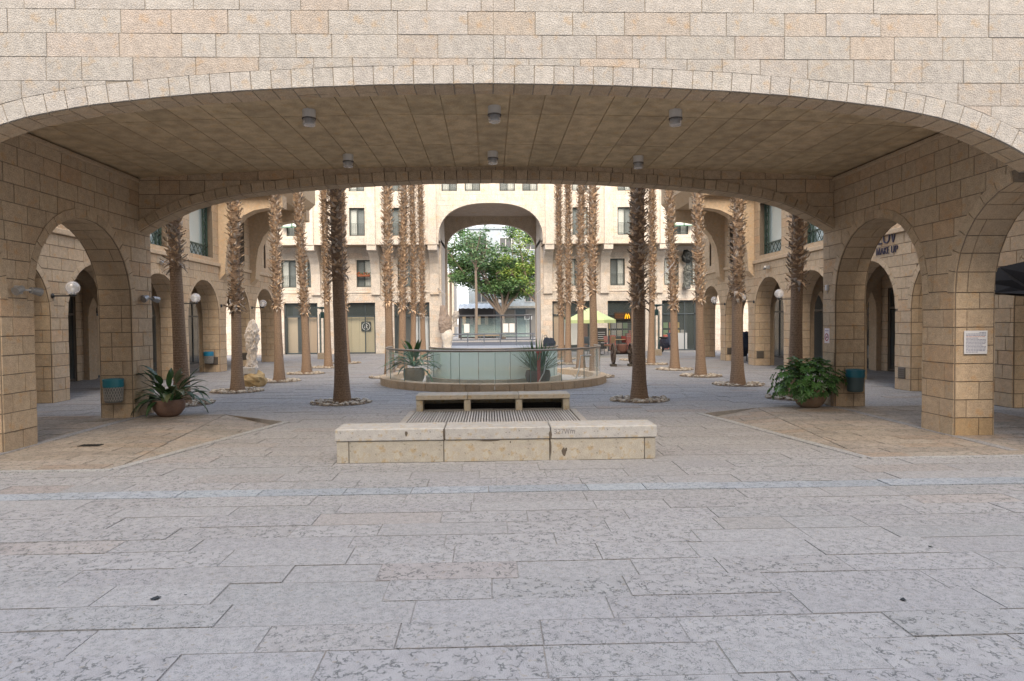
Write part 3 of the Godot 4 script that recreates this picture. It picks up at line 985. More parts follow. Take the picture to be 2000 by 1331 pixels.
# ---- building at the far end of the court with its tall archway
func build_far_building() -> void:
	var t := thing("end_building", "cream stone building closing the court, with a tall archway through it", "building")
	var fr := Transform3D(Basis(Vector3.RIGHT, Vector3.UP, Vector3.BACK), V(0, 0, 39.0))
	var shops := [[-11.6, -9.72], [-8.35, -6.47], [-5.4, -3.4], [3.62, 6.0], [6.8, 8.98], [9.94, 11.95]]
	var holes := [rect(-2.7, -1.0, 2.95, 6.4)]
	for sh in shops: holes.append(rect(sh[0], -1.0, sh[1], 2.9))
	var w1 := [-11.3, -10.25, -7.07, -4.75, 4.95, 7.38, 10.5, 11.75]
	for x: float in w1: holes.append(rect(x - 0.42, 3.78, x + 0.42, 5.32))
	var lower := minus(rect(-15, -0.12, 15, 6.2), holes)
	var mb := MB.new()
	core(lower, fr, 0.42, mb)
	var j := MB.new()
	near_limit = 0.0
	ashlar(t, "far_stone", fr, lower, -15, 15, 0.0, 6.2, 0.30, Vector2(0.45, 0.85), FAR, 0.05, j, 0.008, 0.007, 0.25)
	# upper storeys stand forward
	var uf := Transform3D(Basis(Vector3.RIGHT, Vector3.UP, Vector3.BACK), V(0, 0, 37.6))
	var arch := arch_line(0.12, 2.87, 6.25, 2.02, 26, 2.5)
	var uh := [opening(arch, 5.0)]
	var w2 := [-10.55, -7.16, -4.9, 5.05, 7.55, 10.65]
	for x: float in w2: uh.append(rect(x - 0.42, 6.5, x + 0.42, 8.02))
	var w3 := [-10.55, -7.16, -4.9, -2.12, -0.85, 1.05, 2.3, 5.05, 7.55, 10.65]
	for x: float in w3: uh.append(rect(x - 0.42, 8.92, x + 0.42, 10.4))
	var upper := minus(rect(-15, 6.02, 15, 12.5), uh)
	core(upper, uf, 0.3, mb)
	ashlar(t, "far_stone", uf, upper, -15, 15, 6.02, 12.5, 0.30, Vector2(0.45, 0.85), tint(FAR, 1.06), 0.04, j, 0.007, 0.006, 0.2)
	# soffit, archway sides, archway ceiling and street wall
	mb.box(at(-8.9, 6.10, 38.4), Vector3(12.3, 0.16, 1.1), tint(FAR, 0.9))
	mb.box(at(9.05, 6.10, 38.4), Vector3(12.1, 0.16, 1.1), tint(FAR, 0.9))
	part(t, "wall", mb, M.mortar_far)
	tag(part(t, "wall_stones", j, M.stone_far), "", "", "", "stuff")
	near_limit = 1e9
	var th := MB.new()
	for s: int in [-1, 1]:
		var x := -2.72 if s < 0 else 2.97
		th.box(at(x + s * 0.2, 3.2, 40.85), Vector3(0.4, 6.6, 3.6), FAR)
		th.box(at(x + s * 0.2, 7.4, 40.3), Vector3(0.4, 2.2, 5.0), FAR)
	th.box(at(0.12, 8.55, 40.4), Vector3(6.2, 0.5, 5.2), Color(0.42, 0.34, 0.27))
	part(t, "archway_lining", th, M.stone_far)
	var sw := MB.new()
	var sf := Transform3D(Basis(Vector3.RIGHT, Vector3.UP, Vector3.BACK), V(0, 0, 42.7))
	core(minus(rect(-15, -0.1, 15, 12.5), [opening(arch_line(0.16, 2.75, 6.3, 1.55, 22, 2.3), -1.0)]), sf, 0.4, sw, Color(0.50, 0.42, 0.34))
	part(t, "street_wall", sw, M.stone_far)
	# brackets and pilasters
	var prof := PackedVector2Array([Vector2(-0.02, 3.3), Vector2(0.16, 3.34), Vector2(0.2, 4.5), Vector2(0.36, 5.05), Vector2(0.62, 5.4), Vector2(0.95, 5.6), Vector2(0.95, 5.72), Vector2(1.46, 5.72), Vector2(1.46, 6.12), Vector2(-0.02, 6.12)])
	for x: float in [-9.75, -6.4, -3.08, 3.36, 6.62, 9.72]:
		var b := MB.new()
		var bf := Transform3D(Basis(Vector3.BACK, Vector3.UP, Vector3.RIGHT), V(x - 0.25, 0, 39.0))
		b.prism(prof, bf, 0.0, 0.5, 0.0, tint(FAR, 1.0), 0.0, true)
		part(t, "bracket", b, M.stone_far)
		var p := MB.new()
		p.box(at(x, 9.2, 37.56), Vector3(0.46, 6.4, 0.14), tint(FAR, 1.08), 0.01)
		part(t, "pilaster", p, M.stone_far)
	for x: float in w1: far_window(t, x, 3.78, 5.32, 39.0)
	var fb := MB.new()
	fb.box(at(-7.07, 4.42, 38.9), Vector3(0.7, 0.12, 0.16), Color(0.28, 0.10, 0.05), 0.02)
	var fbx := part(t, "flower_box", fb, M.clay)
	var fl := MB.new()
	for k in 60: pebble(fl, V(-7.07 + ro(-0.38, 0.38), 4.5 + ro(-0.03, 0.1), 38.88 + ro(-0.06, 0.06)), Vector3.ONE * ro(0.02, 0.045), ro(0, 6), [Color(0.45, 0.12, 0.04), Color(0.06, 0.12, 0.03)][k % 2])
	part(fbx, "flowers", fl, M.leaf)
	for x: float in w2: far_window(t, x, 6.5, 8.02, 37.6)
	for x: float in w3: far_window(t, x, 8.92, 10.4, 37.6)
	var sc := MB.new()
	for q in [[-15.0, -2.72], [2.97, 15.0]]: sc.box(at((q[0] + q[1]) * 0.5, 3.5, 38.985), Vector3(q[1] - q[0], 0.12, 0.07), tint(FAR, 1.05), 0.01)
	part(t, "string_course", sc, M.stone_far)
	for k in 6: far_shop(t, shops[k][0], shops[k][1], k)
	# green-framed bay windows at the outer corners
	for x: float in [-10.6, 10.75]:
		var g := MB.new()
		for y: float in [6.95, 7.3, 8.1]: g.box(at(x, y, 37.3), Vector3(1.1, 0.06, 0.06), Color(0.12, 0.24, 0.18))
		for dx: float in [-0.52, 0.0, 0.52]: g.box(at(x + dx, 7.5, 37.3), Vector3(0.06, 1.2, 0.06), Color(0.12, 0.24, 0.18))
		g.box(at(x, 7.12, 37.32), Vector3(1.05, 0.3, 0.03), Color(0.62, 0.66, 0.62))
		part(t, "bay_frame", g, M.paint)

func far_window(t: Node3D, x: float, v0: float, v1: float, d: float) -> void:
	var w := Node3D.new()
	w.name = "window"
	t.add_child(w, true)
	var yc := (v0 + v1) * 0.5
	var back := MB.new()
	back.box(at(x, yc, d + 0.26), Vector3(0.9, v1 - v0 + 0.06, 0.03), Color(0.22, 0.25, 0.26))
	back.box(at(x - 0.22 * signf(sin(x * 7.0 + v0)), yc, d + 0.22), Vector3(0.38, v1 - v0, 0.02), Color(0.70, 0.74, 0.72))
	part(w, "curtain", back, M.cloth)
	var f := MB.new()
	var c := Color(0.07, 0.085, 0.075)
	for dx: float in [-0.39, 0.0, 0.39]: f.box(at(x + dx, yc, d + 0.13), Vector3(0.055, v1 - v0, 0.06), c)
	for y: float in [v0 + 0.03, v1 - 0.03]: f.box(at(x, y, d + 0.125), Vector3(0.84, 0.055, 0.06), c)
	part(w, "frame", f, M.paint)
	var r := MB.new()
	for y: float in [v0 + 0.1, v0 + 0.66]: r.box(at(x, y, d + 0.05), Vector3(0.82, 0.025, 0.025), c)
	for k in 9: r.box(at(x - 0.37 + k * 0.0925, v0 + 0.38, d + 0.05), Vector3(0.012, 0.56, 0.012), c)
	part(w, "railing", r, M.paint)
	var p := MB.new()
	p.quad(V(x - 0.4, v0, d + 0.16), V(x + 0.4, v0, d + 0.16), V(x + 0.4, v1, d + 0.16), V(x - 0.4, v1, d + 0.16), Vector3.BACK, WHITE)
	part(w, "pane", p, M.pane)

func far_shop(t: Node3D, x0: float, x1: float, k: int) -> void:
	var g := Node3D.new()
	g.name = "shopfront"
	t.add_child(g, true)
	var xc := (x0 + x1) * 0.5
	var w := x1 - x0
	var d := 39.0
	var room := MB.new()
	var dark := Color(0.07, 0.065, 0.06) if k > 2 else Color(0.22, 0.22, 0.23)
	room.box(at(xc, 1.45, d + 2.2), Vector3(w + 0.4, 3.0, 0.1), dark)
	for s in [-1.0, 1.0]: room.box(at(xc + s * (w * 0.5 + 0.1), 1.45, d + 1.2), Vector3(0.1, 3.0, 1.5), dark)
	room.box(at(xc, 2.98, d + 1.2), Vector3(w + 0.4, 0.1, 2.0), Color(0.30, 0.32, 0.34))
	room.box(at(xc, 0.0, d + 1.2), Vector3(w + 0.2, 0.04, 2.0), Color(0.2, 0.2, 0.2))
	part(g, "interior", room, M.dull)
	var f := MB.new()
	var fc := Color(0.06, 0.075, 0.085)
	for x: float in [x0 + 0.04, x1 - 0.04]: f.box(at(x, 1.45, d + 0.2), Vector3(0.08, 2.9, 0.1), fc)
	if k != 3: f.box(at(x0 + w * 0.68, 1.45, d + 0.2), Vector3(0.05, 2.9, 0.08), fc)
	for y: float in [0.04, 2.12, 2.86]: f.box(at(xc, y, d + 0.195), Vector3(w, 0.07, 0.09), fc)
	part(g, "frame", f, M.satin)
	var c := MB.new()
	if k == 0:
		c.box(at(x0 + 0.35, 1.05, d + 0.5), Vector3(0.55, 2.1, 0.05), Color(0.38, 0.31, 0.23))
		c.box(at(x1 - 0.32, 1.05, d + 0.45), Vector3(0.56, 2.1, 0.05), Color(0.40, 0.30, 0.21))
		part(g, "blind", c, M.paint)
	elif k == 1:
		for i in 4: c.box(at(x0 + 0.23 + i * 0.46, 1.06, d + 0.4), Vector3(0.45, 2.08, 0.04), tint(Color(0.44, 0.39, 0.27), 0.95 + 0.05 * (i % 3)), 0.004)
		part(g, "hoarding", c, M.paint)
		var sg := MB.new()
		sg.box(at(-7.05, 1.55, d + 0.33), Vector3(0.56, 0.56, 0.05), Color(0.02, 0.02, 0.022), 0.05)
		var lg := part(g, "emblem_board", sg, M.satin)
		var e := MB.new()
		e.lathe([Vector2(0.20, 0.0), Vector2(0.215, 0.012), Vector2(0.23, 0.0)], 28, Transform3D(Basis(Vector3.RIGHT, PI / 2), V(-7.05, 1.55, d + 0.30)), Color(0.6, 0.6, 0.6))
		e.tube([V(-7.13, 1.44, d + 0.295), V(-7.10, 1.58, d + 0.295), V(-7.04, 1.66, d + 0.295), V(-6.99, 1.60, d + 0.295), V(-7.04, 1.52, d + 0.295), V(-6.97, 1.43, d + 0.295)], [0.02, 0.035, 0.04, 0.035, 0.03, 0.015], 6, Color(0.75, 0.75, 0.75))
		part(lg, "emblem", e, M.paint)
	elif k == 2:
		c.box(at(x0 + w * 0.72, 1.05, d + 0.5), Vector3(w * 0.5, 2.1, 0.05), Color(0.55, 0.58, 0.60))
		part(g, "blind", c, M.paint)
	elif k == 3:
		c.box(at(x0 + 0.3, 1.45, d + 0.45), Vector3(0.5, 2.86, 0.4), Color(0.34, 0.25, 0.17))
		c.box(at(x0 + 1.2, 1.1, d + 1.2), Vector3(0.8, 1.5, 0.05), Color(0.6, 0.62, 0.62))
		c.box(at(x1 - 0.5, 1.0, d + 1.3), Vector3(0.6, 1.9, 0.3), Color(0.16, 0.07, 0.04))
		part(g, "counter", c, M.paint)
	else:
		for i in 9: c.box(at(x0 + 0.3 + (i % 5) * 0.35, 1.0 + (i / 5) * 0.45, d + 1.7), Vector3(0.28, 0.34, 0.05), [Color(0.55, 0.52, 0.42), Color(0.42, 0.12, 0.08), Color(0.5, 0.5, 0.5), Color(0.2, 0.32, 0.16), Color(0.6, 0.42, 0.16)][(i * 3 + k) % 5], 0.01)
		c.box(at(x1 - 0.65, 0.5, d + 0.9), Vector3(0.6, 1.0, 0.5), Color(0.5, 0.52, 0.55) if k == 5 else Color(0.3, 0.05, 0.03), 0.02)
		c.box(at(x0 + 0.4, 0.45, d + 0.8), Vector3(0.35, 0.9, 0.4), Color(0.40, 0.07, 0.04), 0.03)
		part(g, "display", c, M.paint)
	if k == 4:
		var sb := MB.new()
		sb.box(at(xc + 0.05, 2.02, d + 0.1), Vector3(1.5, 0.42, 0.08), Color(0.05, 0.032, 0.022), 0.01)
		for y: float in [1.92, 2.02, 2.12]: sb.box(at(xc - 0.40, y, d + 0.053), Vector3(0.5, 0.010, 0.02), Color(0.40, 0.13, 0.02))
		var bd := part(g, "sign_board", sb, M.satin)
		var m := MB.new()
		var cx := xc - 0.08
		for i in 2:
			var o := cx + i * 0.13
			m.tube([V(o, 1.86, d + 0.03), V(o + 0.02, 2.02, d + 0.03), V(o + 0.065, 2.14, d + 0.03), V(o + 0.11, 2.02, d + 0.03), V(o + 0.13, 1.88, d + 0.03)], [0.026, 0.025, 0.024, 0.025, 0.026], 6, Color(0.95, 0.55, 0.02))
		part(bd, "yellow_letter", m, M.sign)
		var gr := MB.new()
		for i in 11: gr.box(at(x0 + 0.2 + i * 0.12, 1.2, d + 0.24), Vector3(0.012, 0.8, 0.012), Color(0.35, 0.36, 0.35))
		for i in 7: gr.box(at(x0 + 0.8, 0.82 + i * 0.125, d + 0.24), Vector3(1.2, 0.012, 0.014), Color(0.35, 0.36, 0.35))
		part(g, "wire_rack", gr, M.metal)
	var p := MB.new()
	p.quad(V(x0, 0, d + 0.21), V(x1, 0, d + 0.21), V(x1, 2.9, d + 0.21), V(x0, 2.9, d + 0.21), Vector3.BACK, WHITE)
	part(g, "pane", p, M.pane)

# ---- the street seen through the archway
func build_street() -> void:
	var r := MB.new()
	r.quad(V(-40, -0.01, 44.0), V(40, -0.01, 44.0), V(40, -0.01, 51.0), V(-40, -0.01, 51.0), Vector3.UP, Color(0.40, 0.38, 0.36))
	struct("pavement", r, M.pave_side)
	var a := MB.new()
	a.quad(V(-40, -0.1, 51.0), V(40, -0.1, 51.0), V(40, -0.1, 63.0), V(-40, -0.1, 63.0), Vector3.UP, Color(0.07, 0.07, 0.075))
	a.quad(V(-40, -0.1, 51.0), V(40, -0.1, 51.0), V(40, -0.01, 51.0), V(-40, -0.01, 51.0), Vector3.FORWARD, Color(0.35, 0.34, 0.33))
	struct("road", a, M.dull)
	var pb := MB.new()
	pb.box(at(0, -0.06, 72.0), Vector3(80, 0.14, 18), Color(0.42, 0.40, 0.38))
	struct("pavement", pb, M.pave_side)
	# railing along the road
	var rl := thing("road_railing", "low grey metal railing between the archway and the road", "railing", V(0.2, 0, 50.4))
	for y: float in [0.42, 0.85]:
		var b := MB.new()
		b.box(Transform3D(Basis(), Vector3(0, y, 0)), Vector3(9.0, 0.09, 0.06), Color(0.22, 0.23, 0.25), 0.01)
		part(rl, "rail", b, M.paint)
	for k in 8:
		var b := MB.new()
		b.tube([Vector3(-4.2 + k * 1.2, 0, 0.02), Vector3(-4.2 + k * 1.2, 0.9, 0.02)], [0.04, 0.04], 8, Color(0.2, 0.21, 0.23))
		part(rl, "post", b, M.paint)
	# bus shelter
	var bs := thing("bus_shelter", "dark framed bus shelter with posters across the road", "bus shelter", V(0.6, 0, 65.5))
	var roof := MB.new()
	roof.box(Transform3D(Basis(), Vector3(0, 2.35, 0)), Vector3(7.0, 0.14, 1.7), Color(0.06, 0.06, 0.065), 0.02)
	part(bs, "roof", roof, M.satin)
	for x: float in [-3.3, -1.9, 0.55, 1.95, 3.3]:
		var b := MB.new()
		b.box(Transform3D(Basis(), Vector3(x, 1.15, 0.6)), Vector3(0.13, 2.3, 0.13), Color(0.05, 0.05, 0.055), 0.01)
		part(bs, "post", b, M.satin)
	for x: float in [-2.75, 0.95, 1.55]:
		var b := MB.new()
		b.box(Transform3D(Basis(), Vector3(x, 1.15, 0.55)), Vector3(0.5, 0.85, 0.04), Color(0.60, 0.55, 0.52), 0.005)
		part(bs, "poster", b, M.paint)
	var pn := MB.new()
	pn.box(Transform3D(Basis(), Vector3(0, 1.2, -0.6)), Vector3(6.6, 1.8, 0.02), WHITE)
	part(bs, "back_pane", pn, M.rail_glass)
	var sb := MB.new()
	sb.box(Transform3D(Basis(), Vector3(-0.6, 0.45, -0.3)), Vector3(2.2, 0.07, 0.4), Color(0.30, 0.2, 0.12), 0.01)
	for x: float in [-1.5, 0.3]: sb.box(Transform3D(Basis(), Vector3(x, 0.2, -0.3)), Vector3(0.06, 0.45, 0.3), Color(0.1, 0.1, 0.1))
	part(bs, "seat", sb, M.paint)
	# houses across the road
	street_house("pale blue grey apartment house with air conditioners across the road", 1.9, 76.0, 8.4, 12.0, Color(0.44, 0.51, 0.58), true)
	street_house("cream house beyond the awning at the left of the road", -8.6, 84.0, 8.6, 7.5, Color(0.66, 0.58, 0.48), false)
	street_house("tall cream house standing beside the pale blue one", 10.8, 80.0, 9.0, 11.0, Color(0.62, 0.56, 0.48), false)
	# shop awning
	var aw := thing("awning", "white fabric awning over a dark shop across the road", "awning", V(-1.3, 0, 72.4))
	var cn := MB.new()
	for k in 7:
		var x0 := -1.9 + k * 0.55
		var sag := 0.06
		cn.quad(Vector3(x0, 3.75, -1.0), Vector3(x0 + 0.275, 3.75 - sag, -1.0), Vector3(x0 + 0.2, 3.2 - sag, 1.0), Vector3(x0 - 0.1, 3.2, 1.0), Vector3(0, 1, 0.4), Color(0.72, 0.74, 0.76))
		cn.quad(Vector3(x0 + 0.275, 3.75 - sag, -1.0), Vector3(x0 + 0.55, 3.75, -1.0), Vector3(x0 + 0.45, 3.2, 1.0), Vector3(x0 + 0.2, 3.2 - sag, 1.0), Vector3(0, 1, 0.4), Color(0.70, 0.72, 0.75))
	part(aw, "canvas", cn, M.cloth)
	var af := MB.new()
	af.box(Transform3D(Basis(), Vector3(0, 1.7, -1.6)), Vector3(4.0, 3.4, 1.2), Color(0.035, 0.03, 0.03))
	for x: float in [-1.9, -0.2, 1.8]: af.tube([Vector3(x, 0, 0.9), Vector3(x, 3.18, 0.9)], [0.04, 0.04], 6, Color(0.12, 0.1, 0.09))
	for k in 4: af.box(Transform3D(Basis(), Vector3(-1.4 + k * 0.8, 1.9, -0.95)), Vector3(0.35, 0.9, 0.06), [Color(0.35, 0.25, 0.15), Color(0.12, 0.1, 0.1), Color(0.4, 0.3, 0.18), Color(0.2, 0.16, 0.12)][k])
	part(aw, "stall_front", af, M.dull)
	# trees
	leafy_tree("broad_tree", "broad green street tree with forked trunk behind the bus shelter", V(1.35, 0, 68.8), 2.5, Vector3(-0.7, 7.9, 0), Vector3(6.2, 4.6, 2.6), 26000, Color(0.10, 0.19, 0.065), 71)
	leafy_tree("bright_tree", "lighter yellow green tree growing right of the forked one", V(4.9, 0, 66.8), 3.4, Vector3(-1.1, 7.6, 0), Vector3(2.6, 3.4, 1.8), 4200, Color(0.19, 0.29, 0.06), 72)
	leafy_tree("slim_tree", "slim tree with a thin straight trunk beside the awning", V(-1.25, 0, 64.5), 6.6, Vector3(0.2, 9.0, 0), Vector3(1.9, 1.8, 1.4), 1700, Color(0.10, 0.19, 0.08), 73)
	leafy_tree("bent_tree", "tree with a leaning reddish trunk at the archway edge", V(-4.0, 0, 70.0), 6.0, Vector3(0.9, 8.8, 0), Vector3(2.2, 2.2, 1.6), 2200, Color(0.12, 0.22, 0.08), 74)

func street_house(label: String, x: float, d: float, w: float, h: float, col: Color, shop: bool) -> void:
	var t := thing("street_house", label, "house", V(x, 0, d))
	var b := MB.new()
	b.box(Transform3D(Basis(), Vector3(0, h * 0.5, -4.0)), Vector3(w, h, 8.0), col, 0.03)
	part(t, "wall", b, M.stone_far)
	var rf := MB.new()
	rf.box(Transform3D(Basis(), Vector3(0, h + 0.15, -4.0)), Vector3(w + 0.3, 0.3, 8.3), tint(col, 0.8), 0.03)
	part(t, "roof", rf, M.dull)
	for fl in int(h / 3.0):
		for k in 3:
			var wx := -w * 0.33 + k * w * 0.33
			var y := 4.6 + fl * 2.9
			if y > h - 0.8: continue
			var win := MB.new()
			win.box(Transform3D(Basis(), Vector3(wx, y, 0.0)), Vector3(1.3, 1.3, 0.1), Color(0.08, 0.09, 0.10), 0.01)
			var wn := part(t, "window", win, M.satin)
			var fm := MB.new()
			for dx: float in [-0.66, 0.0, 0.66]: fm.box(Transform3D(Basis(), Vector3(wx + dx, y, 0.04)), Vector3(0.06, 1.36, 0.1), Color(0.6, 0.6, 0.6))
			for dy in [-0.66, 0.66]: fm.box(Transform3D(Basis(), Vector3(wx, y + dy, 0.045)), Vector3(1.3, 0.06, 0.1), Color(0.6, 0.6, 0.6))
			part(wn, "frame", fm, M.paint)
	if shop:
		var bal := MB.new()
		bal.box(Transform3D(Basis(), Vector3(1.4, 3.35, 0.5)), Vector3(5.4, 0.25, 1.2), Color(0.42, 0.40, 0.36), 0.02)
		part(t, "canopy_slab", bal, M.concrete)
		for k in 2:
			var ac := MB.new()
			ac.box(Transform3D(Basis(), Vector3(-1.0 + k * 3.4, 4.15 - k * 1.9, 0.35)), Vector3(0.85, 0.62, 0.4), Color(0.66, 0.67, 0.68), 0.03)
			ac.lathe([Vector2(0.22, 0.0), Vector2(0.24, 0.02), Vector2(0.02, 0.015)], 16, Transform3D(Basis(Vector3.RIGHT, PI / 2), Vector3(-1.1 + k * 3.4, 4.15 - k * 1.9, 0.56)), Color(0.12, 0.12, 0.13))
			part(t, "air_conditioner", ac, M.paint)
		var sf := MB.new()
		for k in 4:
			sf.box(Transform3D(Basis(), Vector3(-0.9 + k * 1.25, 1.6, 0.05)), Vector3(1.1, 3.0, 0.12), [Color(0.14, 0.16, 0.17), Color(0.22, 0.2, 0.18), Color(0.10, 0.13, 0.15), Color(0.25, 0.24, 0.23)][k], 0.01)
			sf.box(Transform3D(Basis(), Vector3(-0.3 + k * 1.25, 1.6, 0.1)), Vector3(0.1, 3.0, 0.14), Color(0.35, 0.34, 0.33))
		part(t, "shopfront", sf, M.satin)

func leafy_tree(called: String, label: String, pos: Vector3, fork: float, cc: Vector3, cr: Vector3, leaves: int, col: Color, sd: int) -> void:
	var t := thing(called, label, "tree", pos, "street trees seen through the archway")
	rng.seed = sd
	var wood := MB.new()
	var wc := Color(0.24, 0.19, 0.15)
	var big := called == "broad_tree"
	var top := Vector3(cc.x * 0.1, fork, 0)
	var r0 := 0.30 if big else 0.15
	wood.tube([Vector3(0, -0.05, 0), Vector3(0.06, fork * 0.5, 0), top], [r0, r0 * 0.8, r0 * 0.75], 8, wc)
	var clumps := []
	var limbs := 12 if big else 6
	for k in limbs:
		var a := TAU * k / limbs + ro(-0.3, 0.3)
		var e := cc + Vector3(cos(a) * cr.x * ro(0.45, 0.8), ro(-0.35, 0.55) * cr.y, sin(a) * cr.z * 0.7)
		var m := top.lerp(e, 0.5) + Vector3(ro(-0.4, 0.4), ro(-0.5, 0.3), ro(-0.2, 0.2))
		wood.tube([top - Vector3(0, 0.05, 0), top.lerp(m, 0.5) + Vector3(ro(-0.15, 0.15), 0, 0), m, e], [r0 * 0.55, r0 * 0.45, r0 * 0.32, 0.03], 6, wc)
		for j in 5:
			var st := m.lerp(e, j / 4.0)
			var dv := Vector3(ro(-1, 1), ro(-0.3, 1.0), ro(-0.8, 0.8)).normalized() * ro(0.9, 1.9)
			var en := st + dv * Vector3(cr.x / 3.6, cr.y / 3.4, 0.8)
			wood.tube([st, st.lerp(en, 0.5) + Vector3(0, ro(-0.15, 0.15), 0), en], [0.05, 0.035, 0.012], 4, wc)
			for q in 3: clumps.append([st.lerp(en, 0.5 + q * 0.28), ro(0.28, 0.55)])
	part(t, "trunk", wood, M.bark)
	var cr_ := MB.new()
	for k in leaves:
		var cl: Array = clumps[rng.randi() % clumps.size()]
		var o := Vector3(rng.randfn(), rng.randfn() * 0.6, rng.randfn()) * float(cl[1])
		var p: Vector3 = cl[0] + o
		var u := Vector3(ro(-1, 1), ro(-0.6, 0.6), ro(-1, 1)).normalized()
		var w := u.cross(Vector3(ro(-1, 1), ro(-1, 1), ro(-1, 1))).normalized()
		var l := ro(0.10, 0.19)
		var g := tint(col, ro(0.6, 1.5))
		g = Color(g.r * ro(0.8, 1.3), g.g, g.b)
		var nn := u.cross(w)
		cr_.tri(p - u * l, p + w * l * 0.4, p + u * l, nn, g)
		cr_.tri(p - u * l, p + u * l, p - w * l * 0.4, nn, g)
	part(t, "crown", cr_, M.leaf)
# ------------------------------------------------------------------ objects
func build_objects() -> void:
	rng.seed = 77
	ceiling_lamps()
	benches()
	light_well()
	palms()
	potted_plants()
	wall_fittings()
	statue_and_sculptures()
	cafe_corner()
	small_things()

func ceiling_lamps() -> void:
	for p in [[-2.50, 9.74, "near the great arch on the wire bin side"], [0.10, 9.66, "near the great arch in the middle"], [2.68, 9.72, "near the great arch on the notice plate side"], [-2.48, 12.3, "near the court on the wire bin side"], [0.09, 12.2, "near the court in the middle"], [2.74, 12.42, "near the court on the notice plate side"]]:
		var y: float = camber(p[0]) + 0.02
		var t := thing("ceiling_lamp", "grey cylindrical ceiling downlight " + p[2], "lamp", V(p[0], y, p[1]), "downlights under the passage ceiling")
		var b := MB.new()
		b.lathe([Vector2(0.085, 0.0), Vector2(0.088, -0.02), Vector2(0.088, -0.13), Vector2(0.08, -0.135)], 20, Transform3D(), Color(0.62, 0.60, 0.57))
		t.scale = Vector3(1.04, 1.04, 1.04)
		part(t, "housing", b, M.paint)
		var g := MB.new()
		g.lathe([Vector2(0.08, -0.135), Vector2(0.085, -0.15), Vector2(0.088, -0.21), Vector2(0.07, -0.235), Vector2(0.0, -0.24)], 20, Transform3D(), WHITE)
		part(t, "glass_cup", g, M.globe)
		var r := MB.new()
		r.lathe([Vector2(0.091, -0.128), Vector2(0.096, -0.135), Vector2(0.091, -0.148)], 20, Transform3D(), Color(0.22, 0.21, 0.2))
		r.lathe([Vector2(0.05, -0.14), Vector2(0.06, -0.19), Vector2(0.0, -0.2)], 14, Transform3D(), Color(0.25, 0.24, 0.22))
		part(t, "reflector", r, M.worn_metal)

